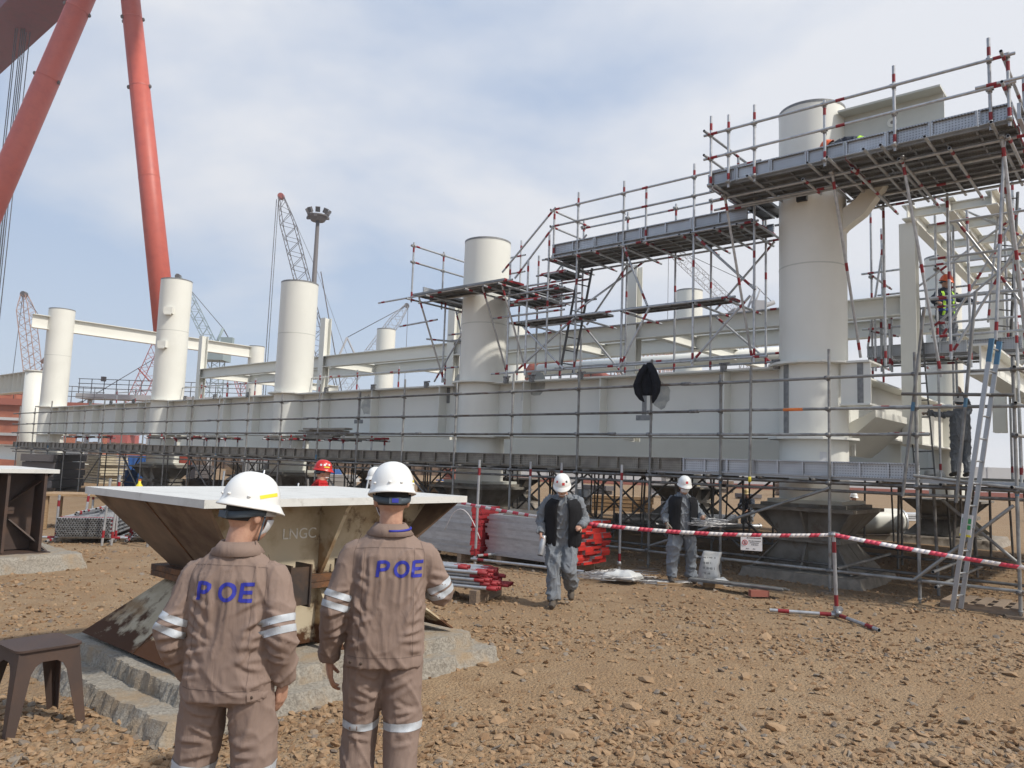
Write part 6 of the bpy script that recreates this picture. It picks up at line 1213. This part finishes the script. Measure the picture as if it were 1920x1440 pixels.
def sc_block(label, x, y, w, d, z0, z1, mt, nx_, nz):
    o = thing('scaffold_block', label, 'scaffold', (x, y, 0)); g_ = random.Random(int(x * 10))
    for i in range(nx_ + 1):
        for yy in (0, d): m = MB(); m.tube([(w * i / nx_, yy, 0), (w * i / nx_, yy, z1 + g_.uniform(-.3, .3))], .07, 5); m.build('standard', [mt], o)
    for k in range(nz + 1):
        z = z0 + (z1 - z0) * k / nz; m = MB(); m.box(-.2, w + .2, .2, d - .2, z - .05, z + .05); m.build('platform', ['timber' if k % 2 else mt], o)
        for yy in (0, d): m = MB(); m.tube([(-.2, yy, z + .5), (w + .2, yy, z + .5)], .06, 5); m.build('ledger', [mt], o)
    for i in range(nx_): m = MB(); m.tube([(w * i / nx_, -.05, z0 + (z1 - z0) * g_.random()), (w * (i + 1) / nx_, -.05, z0 + (z1 - z0) * g_.random())], .07, 5); m.build('brace', [mt], o)
    return o
sc_block('orange steel block wrapped in scaffold beyond the hung black jacket', 17.2, 100, 4.4, 4, 10, 17.2, 'lattice_orange', 8, 7)
sc_block('low orange scaffolded block beside the red hull section', 14.3, 104, 2.6, 3, 11, 15.0, 'lattice_orange', 5, 4)
# far wall and things lying about under and behind the module
fw = thing('site_hoarding', 'long pale boundary wall with a dark red base across the yard', 'wall', (0, 80, 0), R(-3))
m = MB(); m.box(0, 85, 0, .3, .5, 3.0); m.build('wall_sheet', ['wall_pale'], fw); m = MB(); m.box(0, 85, -.05, .35, 0, .5); m.build('wall_base', ['wall_red'], fw)
for x in range(0, 85, 4): m = MB(); m.box(x, x + .12, -.06, -.002, .5, 3.02); m.build('wall_post', ['wall_pale'], fw)
fw2 = thing('site_hoarding', 'brown sheet pile wall behind the far trestles', 'wall', (-62, 88, 0), R(4)); m = MB()
x = 0
while x < 58: m.box(x, x + .5, 0, .2, 0, 2.6); m.box(x + .5, x + 1, .2, .4, 0, 2.55); x += 1
m.build('sheeting', ['brown_pile'], fw2)
def stack(label, c, rz, L, w, n, h, mt, name='board_stack', cat='stack'):
    o = thing(name, label, cat, (*c, 0), rz)
    for k in range(n): m = MB(); m.box(-L / 2 + rnd(-.1, .1), L / 2 + rnd(-.1, .1), -w / 2, w / 2, k * h, k * h + h * .78); m.build('board', [mt], o)
    return o
stack('tall stack of pale boards behind the far end supports', (-22.2, 42.5), -TH, 2.6, 1.4, 11, .14, 'board_stack'); stack('low stack of yellowish timbers behind the shaded pedestals', (-9.5, 30), .3, 2.6, 1.1, 6, .14, 'timber'); stack('stack of brown timbers near the crouching workers', (4.6, 33), -.2, 3.2, 1.1, 4, .16, 'timber'); stack('flat stack of grey plates beyond the near end pedestal', (16.5, 33), .2, 3, 1.4, 3, .1, 'wall_pale')
def container(label, c, rz, L, mt, mt2):
    o = thing('container', label, 'container', (*c, 0), rz); m = MB(); m.box(-L / 2, L / 2, -1.2, 1.2, .1, 1.5); b_ = m.build('body', [mt], o)
    for k in range(int(L / .3)): m = MB(); x = -L / 2 + .15 + k * .3; m.box(x - .07, x + .07, -1.24, -1.201, .2, 1.4); m.build('rib', [mt], o)
    m = MB(); m.box(-L / 2, L / 2, -1.2, 1.2, 1.501, 1.75); m.build('lid', [mt2], o); return o
container('blue bin with an orange lid behind the far supports', (-22.2, 47), .2, 2.4, 'blue_box', 'orange_wall'); container('white and red bin glimpsed between the shaded supports', (-13.5, 44), -.2, 2.2, 'wall_pale', 'red_paint')
def pipe_(label, a, b, r, mt, cap=None):
    a, b = Vector(a), Vector(b); m = MB(); m.smooth = True; m.tube([a, b], r, 24, False); m.smooth = False; d = (b - a).normalized(); o = thing('steel_pipe', label, 'pipe', tuple((a.x, a.y, 0))); m.v = [tuple(Vector(v) - Vector((a.x, a.y, 0))) for v in m.v]; m.build('barrel', [mt], o)
    for e, s_ in ((a, 1), (b, -1)):
        m = MB(); m.tube([e - Vector((a.x, a.y, 0)) + d * s_ * .0, e - Vector((a.x, a.y, 0)) + d * s_ * .06], r + .02, 24, False); m.tube([e - Vector((a.x, a.y, 0)) + d * s_ * .3, e - Vector((a.x, a.y, 0)) + d * s_ * .32], r - .02, 24); m.build('end_ring', [cap or mt], o)
    return o
pipe_('big cream pipe with a grey end lying under the end of the module', (8.6, 23.6, .42), (12.3, 24.4, .42), .40, 'cream', 'galv'); pipe_('rusty brown pipe lying behind the far supports', (-14.5, 33, .35), (-10.5, 34, .35), .33, 'brown_pile'); pipe_('long grey pipe lying in the sun beyond the shaded supports', (3.4, 24.5, .2), (7.6, 26, .2), .17, 'galv'); pipe_('thin silver pipe lying beside the long grey pipe', (3.2, 23.6, .1), (8, 24.6, .1), .08, 'galv')
def drum(label, x, y, mt, r=.3, h=.9):
    m = MB(); m.smooth = True; m.lathe([(r, 0), (r, h * .32), (r + .015, h * .335), (r, h * .35), (r, h * .66), (r + .015, h * .675), (r, h * .69), (r, h)], 20, (0, 0, 0)); o = m.build('drum', [mt], None, loc=(x, y, 0)); tag(o, label, 'drum'); m = MB(); m.lathe([(r - .02, h), (r - .02, h - .02)], 20); m.build('lid', [mt], o)
drum('rusty brown drum standing beyond the near end supports', 12.9, 30, 'brown_pile', .4, 1.2); drum('dark blue drum standing by the stack of pale boards', -17.5, 36, 'blue_box'); drum('grey drum among the shaded posts behind the walking man', 3.0, 30.5, 'galv_mid')
bx_ = thing('machine_box', 'white machine cabinet beyond the shaded supports', 'cabinet', (7.0, 32, 0)); m = MB(); m.box(-.6, .6, -.5, .5, .1, 1.5); m.build('housing', ['wall_pale'], bx_); m = MB(); m.box(-.4, .4, -.53, -.501, .3, 1.2); m.build('door', ['paper'], bx_); m = MB(); m.box(-.65, .65, -.55, .55, 1.501, 1.56); m.build('top', ['galv'], bx_)
sack('small white sack lying on the lower scaffold deck', W(1.15, 3.95, 1.865), 0, .4, .25, .14, 5); 
rg2 = random.Random(3); CN = dict(wall_pale='pale grey', brown_pile='dark brown', timber='timber', galv_mid='dull grey steel', blue_box='blue', wall_red='brick red', lattice_dark='blackish', galv='bright silver')
for k in range(26):
    x, y = rg2.uniform(-30, 34), rg2.uniform(34, 66); L, w, h = rg2.uniform(1, 3.5), rg2.uniform(.6, 1.4), rg2.uniform(.3, 1.3); mt = rg2.choice(['wall_pale', 'brown_pile', 'timber', 'galv_mid', 'blue_box', 'wall_red', 'lattice_dark', 'galv']); o = thing('stacked_material', 'low pile of %s material stored far back in the yard' % CN[mt], 'pile', (x, y, 0), rg2.uniform(0, 3), CN[mt] + ' piles far back in the yard'); z = .12
    for q_ in (-L * .35, L * .35): m = MB(); m.box(q_ - .08, q_ + .08, -w / 2, w / 2, 0, .12); m.build('bearer', ['timber_grey'], o)
    while z < h: t_ = rg2.uniform(.12, .35); m = MB(); e_x = rg2.uniform(.7, 1); m.box(-L / 2 * e_x, L / 2 * e_x, -w / 2, w / 2, z, z + t_ * .9); m.build('layer', [mt], o); z += t_
# ------------------------------------------------------------------ air
hb = MB(); hb.box(-230, 230, -40, 260, -1.2, 75); hzm = bpy.data.materials.new('haze_air'); hzm.use_nodes = True; t = hzm.node_tree; t.nodes.clear(); pv = N(t, 'ShaderNodeVolumePrincipled'); pv.inputs['Color'].default_value = (.86, .88, .92, 1); pv.inputs['Density'].default_value = .001; pv.inputs['Anisotropy'].default_value = .2; om = N(t, 'ShaderNodeOutputMaterial'); t.links.new(pv.outputs[0], om.inputs['Volume']); MATS['haze'] = hzm
HAZE = hb.build('haze', ['haze']); tag(HAZE, 'thin pale haze filling the air of the yard', 'haze', kind='stuff')
